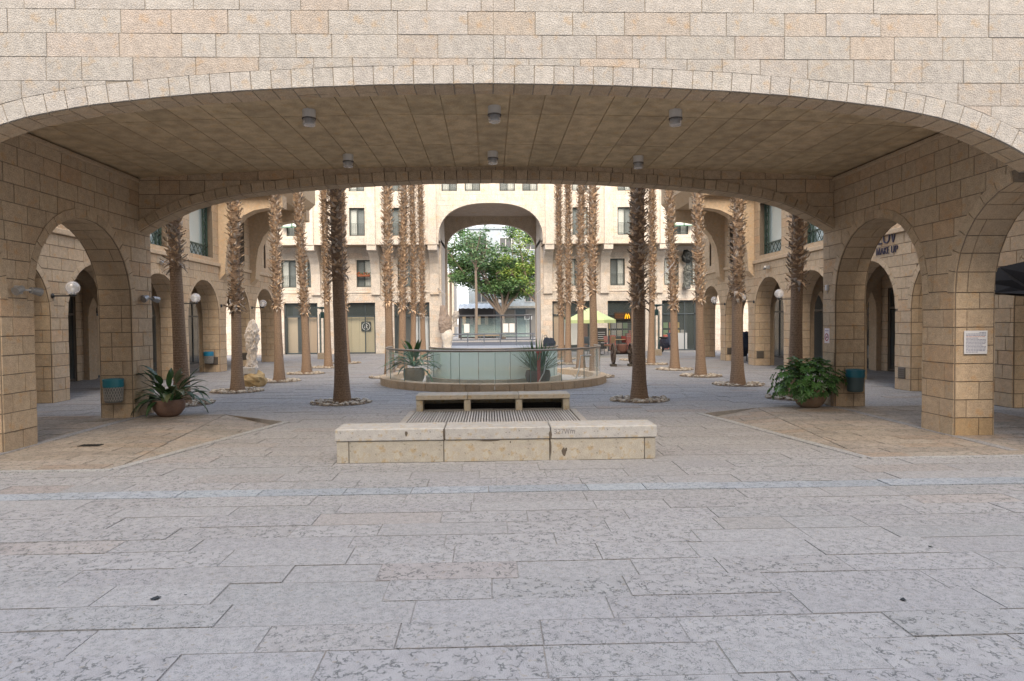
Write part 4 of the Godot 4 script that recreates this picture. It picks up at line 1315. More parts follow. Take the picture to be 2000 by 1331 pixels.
func benches() -> void:
	# long low stone seat
	var t := thing("stone_bench", "long low travertine bench with chipped slab top in front of the grating", "bench", V(0, 0, 8.5))
	var xs := [-1.94, -0.575, 0.755, 2.11]
	var tc := Color(0.42, 0.385, 0.325)
	for k in 3:
		var c: float = (xs[k] + xs[k + 1]) * 0.5
		var w: float = xs[k + 1] - xs[k]
		var b := MB.new()
		b.box(Transform3D(Basis(), Vector3(c, 0.352, -0.252)), Vector3(w - 0.012, 0.155, 0.50), tint(Color(0.44, 0.425, 0.40), [1.0, 0.95, 1.03][k]), 0.012)
		part(t, "seat_slab", b, M.trav)
	var cuts := [-1.92, -1.765, -0.585, 0.745, 1.945, 2.09]
	for k in 5:
		var c: float = (cuts[k] + cuts[k + 1]) * 0.5
		var w: float = cuts[k + 1] - cuts[k]
		var b := MB.new()
		b.box(Transform3D(Basis(), Vector3(c, 0.135, -0.25)), Vector3(w - 0.008, 0.272, 0.46), tint(tc, [0.98, 0.96, 1.0, 1.02, 0.92][k]), 0.006)
		part(t, "front_panel", b, M.trav)
	var ch := MB.new()
	for p in [[-0.58, 0.36, 0.012, 0.07], [0.75, 0.33, 0.02, 0.05], [0.92, 0.10, 0.03, 0.07], [-1.05, 0.365, 0.02, 0.035], [0.95, 0.14, 0.015, 0.03], [0.755, 0.17, 0.012, 0.12], [-0.02, 0.262, 0.16, 0.01], [0.25, 0.24, 0.012, 0.012]]:
		var pts := PackedVector2Array()
		for a in 9:
			pts.append(Vector2(p[0] + cos(a * TAU / 9) * p[2] * ro(0.6, 1.2), p[1] + sin(a * TAU / 9) * p[3] * ro(0.6, 1.2)))
		var z := -0.0015 if p[1] > 0.275 else -0.0195
		ch.prism(pts, Transform3D(), z, z + 0.001, 0.0, Color(0.10, 0.08, 0.06))
	part(t, "dark_marks", ch, M.dull)
	var tm := TextMesh.new()
	var fnt := SystemFont.new()
	fnt.font_names = PackedStringArray(["Droid Sans"])
	tm.font = fnt
	tm.text = "327Wm"
	tm.font_size = 16
	tm.pixel_size = 0.005
	tm.depth = 0.001
	var gm := mat(0.9, Color(0.16, 0.15, 0.16))
	part(t, "scribble", tm, gm, Vector3(0.93, 0.365, -0.0008))
	# grating well
	var g := thing("vent_grating", "ribbed metal vent grating in the paving between the two benches", "grating", V(0, 0, 0))
	var bars := MB.new()
	for k in 61:
		bars.box(at(-1.43 + k * 0.0495, -0.02, 11.26), Vector3(0.030, 0.05, 4.3), tint(Color(0.40, 0.375, 0.35), ro(0.85, 1.15)))
	for k in 8: bars.box(at(0.06, -0.05, 9.3 + k * 0.57), Vector3(3.02, 0.03, 0.03), Color(0.25, 0.24, 0.23))
	tag(part(g, "bars", bars, M.paint), "", "", "", "stuff")
	var pit := MB.new()
	pit.box(at(0.06, -0.19, 11.26), Vector3(3.04, 0.02, 4.32), Color(0.16, 0.15, 0.145))
	part(g, "pit_floor", pit, M.dull)
	for x: float in [-1.52, 1.64]:
		var e := MB.new()
		e.box(at(x, -0.04, 11.28), Vector3(0.12, 0.11, 4.3), Color(0.42, 0.39, 0.35), 0.008)
		part(g, "kerb", e, M.trav)
	# raised vent seat behind
	var r := thing("vent_bench", "low stone bench on four blocks with dark vents below the glass ring", "bench", V(0.06, 0, 13.42))
	for k in 3:
		var b := MB.new()
		b.box(Transform3D(Basis(), Vector3(-1.015 + k * 1.015, 0.27, -0.28)), Vector3(1.008, 0.09, 0.6), tint(Color(0.50, 0.45, 0.37), [1.0, 0.93, 1.04][k]), 0.008)
		part(r, "seat_slab", b, M.trav)
	for x: float in [-1.45, -0.51, 0.51, 1.45]:
		var b := MB.new()
		b.box(Transform3D(Basis(), Vector3(x, 0.105, -0.24)), Vector3(0.13, 0.24, 0.45), Color(0.47, 0.42, 0.34), 0.006)
		part(r, "block", b, M.trav)
	var bk := MB.new()
	bk.box(Transform3D(Basis(), Vector3(0, 0.1, -0.52)), Vector3(3.0, 0.25, 0.08), Color(0.40, 0.35, 0.27))
	part(r, "back_slab", bk, M.trav)
	var vg := MB.new()
	for k in 58: vg.box(Transform3D(Basis(), Vector3(-1.43 + k * 0.05, 0.04, -0.3)), Vector3(0.008, 0.10, 0.008), Color(0.03, 0.03, 0.03))
	for y: float in [0.0, 0.045, 0.09]: vg.box(Transform3D(Basis(), Vector3(0, y, -0.305)), Vector3(2.9, 0.008, 0.008), Color(0.03, 0.03, 0.03))
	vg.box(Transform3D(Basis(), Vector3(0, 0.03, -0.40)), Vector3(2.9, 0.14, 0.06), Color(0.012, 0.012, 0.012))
	part(r, "vent_mesh", vg, M.dull)

func arc_wall(mb: MB, c: Vector2, r: float, a0: float, a1: float, y0: float, y1: float, th: float, col: Color, n := 6) -> void:
	for k in n:
		var p := lerpf(a0, a1, float(k) / n)
		var q := lerpf(a0, a1, float(k + 1) / n)
		var e := func(rr: float, a: float, y: float) -> Vector3: return V(c.x + rr * sin(a), y, c.y - rr * cos(a))
		var outw := Vector3(sin((p + q) * 0.5), 0, cos((p + q) * 0.5))
		mb.quad(e.call(r, p, y0), e.call(r, q, y0), e.call(r, q, y1), e.call(r, p, y1), outw, col)
		if th > 0.0:
			mb.quad(e.call(r - th, p, y0), e.call(r - th, q, y0), e.call(r - th, q, y1), e.call(r - th, p, y1), -outw, col)
			mb.quad(e.call(r, p, y1), e.call(r, q, y1), e.call(r - th, q, y1), e.call(r - th, p, y1), Vector3.UP, col)
			if k == 0: mb.quad(e.call(r, p, y0), e.call(r, p, y1), e.call(r - th, p, y1), e.call(r - th, p, y0), Vector3(-cos(p), 0, sin(p)), col)
			if k == n - 1: mb.quad(e.call(r, q, y0), e.call(r, q, y1), e.call(r - th, q, y1), e.call(r - th, q, y0), Vector3(cos(q), 0, -sin(q)), col)

func light_well() -> void:
	var c := Vector2(0.12, 20.15)
	var t := thing("glass_ring", "round stone kerb with curved glass balustrade around the court light well", "balustrade", Vector3.ZERO)
	for k in 56:
		var b := MB.new()
		var a := TAU * k / 56.0 - PI
		arc_wall(b, c, 3.3, a + 0.002, a + TAU / 56.0 - 0.002, -0.02, 0.20, 0.36, tint(Color(0.66, 0.50, 0.34), ro(0.9, 1.1)), 2)
		part(t, "kerb_stone", b, M.stone)
	for k in 36:
		var b := MB.new()
		var a := TAU * k / 36.0 - PI
		arc_wall(b, c, 2.0, a + 0.002, a + TAU / 36.0 - 0.002, -0.02, 0.20, 0.25, tint(Color(0.54, 0.48, 0.38), ro(0.9, 1.1)), 2)
		part(t, "inner_kerb_stone", b, M.stone)
	var fl := MB.new()
	fl.lathe([Vector2(0.0, 0.03), Vector2(3.0, 0.03)], 40, at(c.x, 0, c.y), Color(0.50, 0.47, 0.42))
	part(t, "ring_floor", fl, M.trav)
	for q in [[3.12, 12, -1.75, 1.75, false], [1.88, 7, -1.6, 1.6, true]]:
		for k in q[1]:
			var b := MB.new()
			var a0: float = lerpf(q[2], q[3], float(k) / q[1]) + 0.004
			var a1: float = lerpf(q[2], q[3], float(k + 1) / q[1]) - 0.004
			arc_wall(b, c, q[0], a0, a1, 0.19, 1.0, 0.0, WHITE, 6)
			part(t, "inner_glass_panel" if q[4] else "glass_panel", b, M.teal_glass if q[4] else M.rail_glass)
			var st := MB.new()
			st.box(Transform3D(Basis(Vector3.UP, a0), V(c.x + q[0] * sin(a0), 0.6, c.y - q[0] * cos(a0))), Vector3(0.012, 0.8, 0.016), Color(0.16, 0.24, 0.22))
			part(t, "glass_edge", st, M.satin)
		var pts := []
		var rr := []
		for k in 61:
			var a: float = lerpf(q[2], q[3], k / 60.0)
			pts.append(V(c.x + q[0] * sin(a), 1.02, c.y - q[0] * cos(a)))
			rr.append(0.028)
		var h := MB.new()
		h.tube(pts, rr, 8, Color(0.46, 0.40, 0.34))
		part(t, "handrail", h, M.worn_metal)
	# bent white pipes, the red post
	for q in [[1.45, 17.55, 0.18, 0.0], [2.42, 18.2, 0.12, 0.3]]:
		var w := MB.new()
		w.tube([V(q[0] - q[2], 0.2, q[1]), V(q[0] - q[2] * 0.3, 0.42, q[1]), V(q[0], 0.68, q[1]), V(q[0] + 0.02, 0.82, q[1]), V(q[0] + q[3], 0.84, q[1])], [0.016, 0.016, 0.016, 0.016, 0.016], 6, Color(0.75, 0.75, 0.73))
		tag(part(self, "bent_pipe", w, M.paint), "thin slanted white pipe inside the glass ring beside the red post" if q[3] == 0.0 else "thin white pipe with hooked top at the end of the glass ring", "pipe", "white pipes in the glass ring")
	var rp := MB.new()
	rp.tube([V(1.27, 0.03, 17.6), V(1.27, 0.93, 17.6)], [0.045, 0.045], 10, Color(0.42, 0.05, 0.035))
	rp.lathe([Vector2(0.07, 0.95), Vector2(0.07, 1.0), Vector2(0.0, 1.03)], 10, at(1.27, -0.02, 17.6), Color(0.42, 0.05, 0.035))
	tag(part(self, "red_post", rp, M.paint), "short red post in front of the grassy pot plant inside the glass ring", "post")

# ---- palms
func palm_meshes(sd: int, skirt: float) -> Array:
	rng.seed = sd
	var tr := MB.new()
	var pts := []
	var rad := []
	var lean := Vector3(ro(-0.06, 0.06), 0, ro(-0.06, 0.06))
	for k in 19:
		var y := 11.0 * pow(k / 18.0, 1.5)
		pts.append(Vector3(lean.x * y * 0.3 + sin(y * 0.7 + sd) * 0.025, y - 0.03, lean.z * y * 0.3))
		rad.append(0.112 + 0.065 * exp(-y * 2.4) + 0.03 * exp(-y * 0.7) + ro(-0.004, 0.004))
	tr.tube(pts, rad, 18, Color(0.36, 0.25, 0.175), Color(0.22, 0.155, 0.105))
	var sk := MB.new()
	var y := skirt
	var row := 0
	while y < 10.8:
		var ci := lean * y * 0.3 + Vector3(sin(y * 0.7 + sd) * 0.025, 0, 0)
		var n := 8
		for k in n:
			var a := TAU * (k + (row % 2) * 0.5) / n + ro(-0.35, 0.35) + row * 0.37
			var o := Vector3(cos(a), 0, sin(a))
			var s := Vector3(-sin(a), 0, cos(a))
			var l := ro(0.07, 0.16)
			var w := ro(0.028, 0.052)
			var out_ := ro(0.01, 0.05) if rng.randf() < 0.6 else ro(0.05, 0.10)
			if row < 3 and rng.randf() < 0.5: out_ += 0.05
			var droop := -1.3 if (row < 3 and rng.randf() < 0.65) else 1.0
			var base := ci + o * 0.105 + Vector3(0, y + ro(-0.06, 0.06), 0)
			var p1 := base + o * (0.045 + out_ * 0.5) + Vector3(0, l * 0.3 * droop, 0) + s * ro(-0.02, 0.02)
			var p2 := base + o * (0.055 + out_) + Vector3(0, l * ro(0.5, 1.0) * droop, 0) + s * ro(-0.05, 0.05)
			var f := ro(0.45, 1.35)
			var g := Color(0.70 * f, 0.50 * f, 0.33 * f) if rng.randf() < 0.6 else Color(0.62 * f, 0.53 * f, 0.45 * f)
			var dk := tint(g, 0.55)
			# V-shaped strip
			for q in [-1.0, 1.0]:
				var b0: Vector3 = base + s * w * q
				var m0: Vector3 = p1 + s * w * 0.75 * q - o * 0.015
				sk.tri(base + o * 0.03, b0, m0, o + s * q, g)
				sk.tri(base + o * 0.03, m0, p1 + o * 0.012, o + s * q, g)
				sk.tri(p1 + o * 0.012, m0, p2 + s * q * w * 0.25, o + s * q, dk if q < 0 else g)
				sk.tri(p1 + o * 0.012, p2 + s * q * w * 0.25, p2 + s * q * w * 0.05 - Vector3(0, 0.02, 0), o + s * q, dk)
		y += ro(0.05, 0.075)
		row += 1
	var cr := MB.new()
	for k in 14:
		var a := TAU * k * 0.382
		var el := ro(-0.5, 1.1)
		var dirv := Vector3(cos(a) * cos(el), sin(el), sin(a) * cos(el))
		var base := lean * 3.3 + Vector3(0, 10.9, 0)
		var tip := base + dirv * ro(0.7, 1.0)
		cr.tube([base, tip], [0.02, 0.012], 4, Color(0.14, 0.16, 0.05))
		var sd_ := dirv.cross(Vector3.UP).normalized()
		var up := sd_.cross(dirv)
		for j in 9:
			var b := lerpf(-1.3, 1.3, j / 8.0)
			var fd := (dirv * cos(b) + sd_ * sin(b))
			var e := tip + fd * 0.75 - Vector3(0, 0.25, 0)
			var wv := (sd_ * cos(b) - dirv * sin(b)) * 0.05
			cr.tri(tip, tip + fd * 0.4 + wv, e, up, Color(0.07, 0.12, 0.035))
			cr.tri(tip, e, tip + fd * 0.4 - wv, up, Color(0.07, 0.12, 0.035))
	return [tr.mesh(), sk.mesh(), cr.mesh()]

func stone_bed(x: float, d: float, sd: int, label: String, group: String) -> void:
	rng.seed = sd
	var mb := MB.new()
	var bed := PackedVector2Array()
	for k in 20:
		var a := TAU * k / 20.0
		bed.append(Vector2(x + cos(a) * 0.66, d + sin(a) * 0.66))
	mb.prism(bed, Transform3D(Basis(Vector3.RIGHT, Vector3(0, 0, -1), Vector3.UP), Vector3.ZERO), -0.004, 0.006, 0.0, Color(0.13, 0.10, 0.075))
	for k in 125:
		var a := ro(0, TAU)
		var r := sqrt(ro(0.1, 1.0)) * 0.66
		var s := ro(0.028, 0.062)
		var f := ro(0.75, 1.2)
		var col := Color(0.52 * f, 0.45 * f, 0.36 * f) if rng.randf() < 0.8 else Color(0.34 * f, 0.27 * f, 0.2 * f)
		pebble(mb, V(x + cos(a) * r, 0.012 + s * 0.35, d + sin(a) * r), Vector3(s * ro(0.8, 1.5), s * ro(0.55, 0.8), s * ro(0.8, 1.3)), ro(0, TAU), col)
	var o := part(self, "stone_bed", mb, M.trav)
	tag(o, label, "stones", group, "stuff")

func pebble(mb: MB, p: Vector3, r: Vector3, turn: float, col: Color) -> void:
	var b := Basis(Vector3.UP, turn)
	var ringv := []
	for q in [[-0.5, 0.8], [0.35, 0.85]]:
		var rr := []
		for k in 6:
			var a: float = TAU * (k + q[0] * 0.3) / 6.0
			var w := ro(0.85, 1.12)
			rr.append(Vector3(cos(a) * q[1] * w, q[0], sin(a) * q[1] * w))
		ringv.append(rr)
	var top := Vector3(0, 0.95, 0)
	for k in 6:
		var k2 := (k + 1) % 6
		var A: Vector3 = ringv[0][k]
		var B: Vector3 = ringv[0][k2]
		var C: Vector3 = ringv[1][k2]
		var D: Vector3 = ringv[1][k]
		mb.quad(p + b * (A * r), p + b * (B * r), p + b * (C * r), p + b * (D * r), b * ((A + C) * 0.5), col)
		mb.tri(p + b * (D * r), p + b * (C * r), p + b * (top * r), b * (D + C + top), col)

func palms() -> void:
	var sets := [palm_meshes(5, 2.35), palm_meshes(8, 2.75), palm_meshes(13, 2.15)]
	var out_l := [[-6.77, 15.15, 1, 1.1], [-6.55, 17.9, 2, 1.0], [-6.42, 20.95, 0, 0.95], [-6.40, 24.0, 2, 1.0], [-6.38, 27.2, 1, 0.95], [-6.25, 29.9, 0, 1.0]]
	var out_r := [[6.80, 14.9, 0, 1.06], [6.67, 18.1, 2, 1.1], [6.58, 21.05, 0, 1.0], [6.56, 24.0, 2, 1.02], [6.46, 27.0, 1, 0.95], [6.4, 30.0, 0, 1.0]]
	var in_l := [[-3.27, 15.05, 1, 1.0], [-3.22, 22.0, 0, 1.0], [-3.25, 25.5, 2, 1.04], [-3.22, 29.0, 0, 0.92], [-3.14, 32.5, 2, 0.96]]
	var in_r := [[3.29, 14.9, 2, 0.97], [3.24, 21.2, 1, 0.95], [3.28, 24.6, 0, 0.95], [3.22, 27.9, 1, 0.92], [3.29, 31.3, 2, 0.98]]
	var i := 0
	for q in [[out_l, "the outer row beside the statue", "palms along the statue side of the court"], [out_r, "the outer row beside the shop lettering", "palms along the lettering side of the court"], [in_l, "the inner row nearer the statue", "inner palms on the statue side"], [in_r, "the inner row nearer the cart", "inner palms on the cart side"]]:
		var nth := 0
		for p in q[0]:
			var word: String = ["first", "second", "third", "fourth", "fifth", "last"][nth]
			nth += 1
			var t := thing("palm_tree", word + " shaggy palm from the passage in " + q[1], "palm tree", V(p[0], 0, p[1]), q[2], i * 2.1)
			part(t, "trunk", sets[p[2]][0], M.bark)
			tag(part(t, "leaf_stubs", sets[p[2]][1], M.boots), "", "", "", "stuff")
			part(t, "crown", sets[p[2]][2], M.leaf)
			t.scale = Vector3(p[3], p[3], p[3]) if p[2] != 1 or i > 0 else Vector3(1.0, 1.1, 1.0)
			if p[1] < 15.2: t.scale.x = 1.06; t.scale.z = 1.06
			stone_bed(p[0], p[1], 100 + i, "pale loose stones round the " + word + " palm " + (["of the outer row beside the statue", "of the outer row beside the shop lettering", "of the inner row nearer the statue", "of the inner row nearer the cart"][[out_l, out_r, in_l, in_r].find(q[0])]), "stone beds round palms " + str([out_l, out_r, in_l, in_r].find(q[0])))
			t.rotation.x = sin(i * 2.7) * 0.012
			t.rotation.z = sin(i * 4.1 + 1.0) * 0.012
			i += 1
	rng.seed = 500

# ---- pots and plants
func bowl(t: Node3D, r: float, h: float, col: Color) -> void:
	var b := MB.new()
	b.lathe([Vector2(0.0, 0.0), Vector2(r * 0.48, 0.0), Vector2(r * 0.72, h * 0.14), Vector2(r * 0.93, h * 0.4), Vector2(r, h * 0.66), Vector2(r * 0.97, h * 0.88), Vector2(r * 0.93, h * 0.97), Vector2(r * 0.9, h), Vector2(r * 0.82, h * 0.98), Vector2(r * 0.82, h * 0.85)], 30, Transform3D(), col)
	part(t, "pot", b, M.clay)
	var s := MB.new()
	s.lathe([Vector2(r * 0.83, h * 0.87), Vector2(0.0, h * 0.89)], 20, Transform3D(), Color(0.06, 0.045, 0.03))
	part(t, "soil", s, M.dull)

# arching blade: stalk from base, then a lance-shaped leaf bent along its length
func blade(base: Vector3, dirv: Vector3, stalk: float, length: float, width: float, droop: float, col: Color, segs := 6) -> MB:
	var m := MB.new()
	var p := base
	var d := dirv.normalized()
	var sp := [p]
	for k in 4:
		d = (d + Vector3(0, -droop * 0.12, 0)).normalized()
		p += d * stalk / 4.0
		sp.append(p)
	if stalk > 0.02: m.tube(sp, [0.009, 0.008, 0.007, 0.006, 0.005], 5, tint(col, 1.1))
	var side := d.cross(Vector3.UP).normalized()
	var prev := [p, p, p]
	var pn := Vector3.UP
	for k in range(1, segs + 1):
		d = (d + Vector3(0, -droop * 0.2, 0)).normalized()
		p += d * length / segs
		var u := float(k) / segs
		var w := width * sin(PI * pow(u, 0.75)) * (1.0 if k < segs else 0.0)
		var up := side.cross(d).normalized()
		if up.y < 0: up = -up
		var cur := [p - side * w + up * w * 0.28, p, p + side * w + up * w * 0.28]
		for j in 2:
			var nn: Vector3 = up + side * (0.4 if j == 0 else -0.4)
			var cc := tint(col, 1.0 if j == 0 else 1.12)
			m.trin(prev[j], prev[j + 1], cur[j + 1], (pn + nn).normalized(), (pn + nn).normalized(), nn.normalized(), cc, cc, cc)
			m.trin(prev[j], cur[j + 1], cur[j], (pn + nn).normalized(), nn.normalized(), nn.normalized(), cc, cc, cc)
		prev = cur
		pn = up
	return m

func potted_plants() -> void:
	rng.seed = 901
	# large dark-leaved plant
	var t := thing("potted_plant", "clay bowl with long dark strap leaves in front of the binned pier", "plant", V(-6.13, 0, 13.2))
	bowl(t, 0.29, 0.33, Color(0.24, 0.15, 0.115))
	for k in 64:
		var a := ro(0, TAU)
		var el := ro(0.3, 1.4)
		var dirv := Vector3(cos(a) * cos(el), sin(el), sin(a) * cos(el) * 0.9)
		var f := ro(0.6, 1.35)
		var col := Color(0.05 * f, 0.115 * f, 0.04 * f) if rng.randf() < 0.85 else Color(0.11 * f, 0.13 * f, 0.06 * f)
		var bm := blade(Vector3(cos(a) * 0.1, 0.28, sin(a) * 0.1), dirv, ro(0.16, 0.45), ro(0.30, 0.46), ro(0.05, 0.075), ro(0.4, 1.6), col)
		part(t, "leaf", bm, M.glossy_leaf)
	for q in [[PI - 0.1, 1.0, 0.62], [PI + 0.2, 0.8, 0.66], [PI - 0.3, 0.55, 0.6], [PI + 0.1, 1.2, 0.55], [0.1, 0.75, 0.5], [-0.2, 0.95, 0.45], [0.3, 0.6, 0.52]]:
		var dv := Vector3(cos(q[0]) * cos(q[1]), sin(q[1]), sin(q[0]) * 0.5)
		part(t, "leaf", blade(Vector3(0, 0.3, 0), dv, q[2], 0.42, 0.055, 0.9, Color(0.04, 0.08, 0.03)), M.glossy_leaf)
	# lobed-leaf plant
	var u := thing("potted_shrub", "round clay pot overflowing with bright lobed leaves beside the no smoking pier", "plant", V(6.34, 0, 13.3))
	bowl(u, 0.33, 0.42, Color(0.33, 0.235, 0.165))
	for k in 230:
		var a := ro(0, TAU)
		var el := ro(-0.45, 1.3)
		var r := Vector3(0.74, 0.56, 0.6) * ro(0.55, 1.0)
		var c := Vector3(-0.05, 0.45, 0) + Vector3(cos(a) * cos(el) * r.x, sin(el) * r.y, sin(a) * cos(el) * r.z)
		var outv := (c - Vector3(0, 0.35, 0)).normalized()
		part(u, "leaf", lobed(c, (outv + Vector3(ro(-0.5, 0.5), ro(-0.4, 0.5), ro(-0.5, 0.5))).normalized(), ro(0.10, 0.17), tint(Color(0.075, 0.17, 0.045), ro(0.55, 1.6))), M.leaf)
	var stems := MB.new()
	for k in 26:
		var a := ro(0, TAU)
		var e := Vector3(cos(a) * ro(0.2, 0.5), ro(0.5, 0.85), sin(a) * ro(0.2, 0.4))
		stems.tube([Vector3(cos(a) * 0.1, 0.34, sin(a) * 0.1), e * 0.6 + Vector3(0, 0.25, 0), e], [0.01, 0.008, 0.005], 5, Color(0.10, 0.13, 0.05))
	part(u, "stems", stems, M.leaf)
	# two pots inside the glass ring
	var v := thing("potted_palm", "tan pot with spiky palm leaves inside the glass ring", "plant", V(-2.1, 0.03, 18.95))
	v.scale = Vector3(1.25, 1.25, 1.25)
	bowl(v, 0.24, 0.36, Color(0.36, 0.29, 0.20))
	for k in 52:
		var a := ro(0, TAU)
		var el := ro(0.3, 1.4)
		part(v, "leaf", blade(Vector3(0, 0.4, 0), Vector3(cos(a) * cos(el), sin(el), sin(a) * cos(el)), ro(0.12, 0.3), ro(0.4, 0.62), ro(0.03, 0.05), ro(0.3, 1.3), tint(Color(0.09, 0.19, 0.08), ro(0.6, 1.5))), M.leaf)
	var w := thing("potted_grass", "dark pot with upright grassy leaves behind the red post", "plant", V(1.28, 0.03, 18.08))
	w.scale = Vector3(1.3, 1.25, 1.3)
	bowl(w, 0.26, 0.34, Color(0.13, 0.10, 0.085))
	for k in 110:
		var a := ro(0, TAU)
		var el := ro(0.65, 1.5)
		part(w, "leaf", blade(Vector3(cos(a) * 0.1, 0.3, sin(a) * 0.1), Vector3(cos(a) * cos(el), sin(el), sin(a) * cos(el)), ro(0.02, 0.1), ro(0.45, 0.75), ro(0.012, 0.02), ro(0.1, 0.7), tint(Color(0.09, 0.17, 0.085), ro(0.6, 1.5)), 4), M.leaf)

func lobed(c: Vector3, nrm: Vector3, size: float, col: Color) -> MB:
	var m := MB.new()
	var side := nrm.cross(Vector3.UP).normalized() if absf(nrm.y) < 0.95 else Vector3.RIGHT
	var tip := (nrm.cross(side) * -1.0)
	if tip.y > 0: tip = -tip
	tip = (tip + nrm * 0.5).normalized()
	for k in 7:
		var a := lerpf(-2.1, 2.1, k / 6.0)
		var d := (tip * cos(a) + side * sin(a)).normalized()
		var l := size * (1.0 - 0.12 * absf(a))
		var w := d.cross(nrm).normalized() * size * 0.17
		var mid := c + d * l * 0.55 + nrm * 0.01
		m.tri(c, mid + w, c + d * l - nrm * 0.012, nrm, tint(col, 1.08))
		m.tri(c, c + d * l - nrm * 0.012, mid - w, nrm, col)
	return m

# ---- lamps, bins, signs and boxes on the walls
func wall_bin(label: String, x: float, y: float, d: float, blue: Color, lattice: bool) -> void:
	var t := thing("wall_bin", label, "bin", V(x, y, d), "litter bins on the piers")
	var b := MB.new()
	b.lathe([Vector2(0.0, 0.0), Vector2(0.135, 0.0), Vector2(0.145, 0.02), Vector2(0.165, 0.40), Vector2(0.15, 0.40), Vector2(0.13, 0.06)], 22, Transform3D(), Color(0.16, 0.16, 0.155) if lattice else Color(0.05, 0.075, 0.085))
	part(t, "bucket", b, M.paint)
	if lattice:
		var l := MB.new()
		for k in 22:
			for q in [-1.0, 1.0]:
				var pts := []
				var rr := []
				for j in 7:
					var a: float = TAU * k / 22.0 + q * j * 0.13
					var r := lerpf(0.148, 0.166, j / 6.0)
					pts.append(Vector3(cos(a) * r, 0.03 + j * 0.048, sin(a) * r))
					rr.append(0.006)
				l.tube(pts, rr, 4, Color(0.52, 0.50, 0.46))
		part(t, "wire_mesh", l, M.worn_metal)
	var g := MB.new()
	var pf := [Vector2(0.172, 0.285), Vector2(0.178, 0.33), Vector2(0.172, 0.38), Vector2(0.182, 0.425), Vector2(0.168, 0.435), Vector2(0.15, 0.40), Vector2(0.12, 0.30)]
	g.lathe(pf, 18, Transform3D(), blue)
	part(t, "bag", g, M.satin)
	var k := MB.new()
	k.box(Transform3D(Basis(), Vector3(0, 0.22, -0.19)), Vector3(0.12, 0.4, 0.05), Color(0.06, 0.06, 0.06), 0.005)
	part(t, "bracket", k, M.paint)

func globe_lamp(x: float, y: float, d: float, s: int, label: String) -> void:
	var t := thing("globe_lamp", label, "lamp", V(x, y, d), "globe lamps along the arcades")
	var a := MB.new()
	a.lathe([Vector2(0.0, 0.0), Vector2(0.055, 0.0), Vector2(0.055, 0.03), Vector2(0.02, 0.05)], 12, Transform3D(Basis(Vector3.BACK, s * PI / 2), Vector3.ZERO), Color(0.02, 0.02, 0.02))
	a.tube([Vector3(0, 0, 0), Vector3(-s * 0.46, 0, 0)], [0.016, 0.016], 8, Color(0.02, 0.02, 0.02))
	a.lathe([Vector2(0.03, -0.02), Vector2(0.075, 0.0), Vector2(0.08, 0.03), Vector2(0.05, 0.035)], 14, Transform3D(Basis(), Vector3(-s * 0.46, 0, 0)), Color(0.02, 0.02, 0.02))
	part(t, "arm", a, M.satin)
	var g := SphereMesh.new()
	g.radius = 0.15
	g.height = 0.30
	part(t, "globe", g, M.globe, Vector3(-s * 0.46, 0.18, 0))
	var l := MB.new()
	l.lathe([Vector2(0.0, 0.15), Vector2(0.03, 0.13), Vector2(0.035, 0.06), Vector2(0.02, 0.02)], 10, Transform3D(Basis(), Vector3(-s * 0.46, 0.03, 0)), Color(0.72, 0.72, 0.7))
	part(t, "bulb", l, M.paint)

func spot(x: float, y: float, d: float, label: String, turn := 0.0) -> void:
	var t := thing("spotlight", label, "spotlight", V(x, y, d), "", turn)
	var a := MB.new()
	a.box(Transform3D(Basis(), Vector3(0.03, 0, 0)), Vector3(0.06, 0.12, 0.12), Color(0.35, 0.34, 0.33), 0.01)
	a.tube([Vector3(0.05, 0, 0), Vector3(0.14, 0.0, -0.1)], [0.015, 0.015], 6, Color(0.3, 0.3, 0.3))
	part(t, "mount", a, M.paint)
	for q in [[Vector3(0.12, 0.02, 0.05), Vector3(0.10, -0.03, 0.17)], [Vector3(0.14, 0.0, -0.1), Vector3(0.17, -0.02, -0.25)]]:
		var h := MB.new()
		h.tube([q[0], q[1]], [0.045, 0.062], 14, Color(0.42, 0.43, 0.44))
		part(t, "lamp_head", h, M.worn_metal)

func text_mesh(txt: String, px: float, depth := 0.02) -> TextMesh:
	var tm := TextMesh.new()
	var f := SystemFont.new()
	f.font_names = PackedStringArray(["Droid Sans"])
	tm.font = f
	tm.text = txt
	tm.font_size = 32
	tm.pixel_size = px
	tm.depth = depth
	return tm

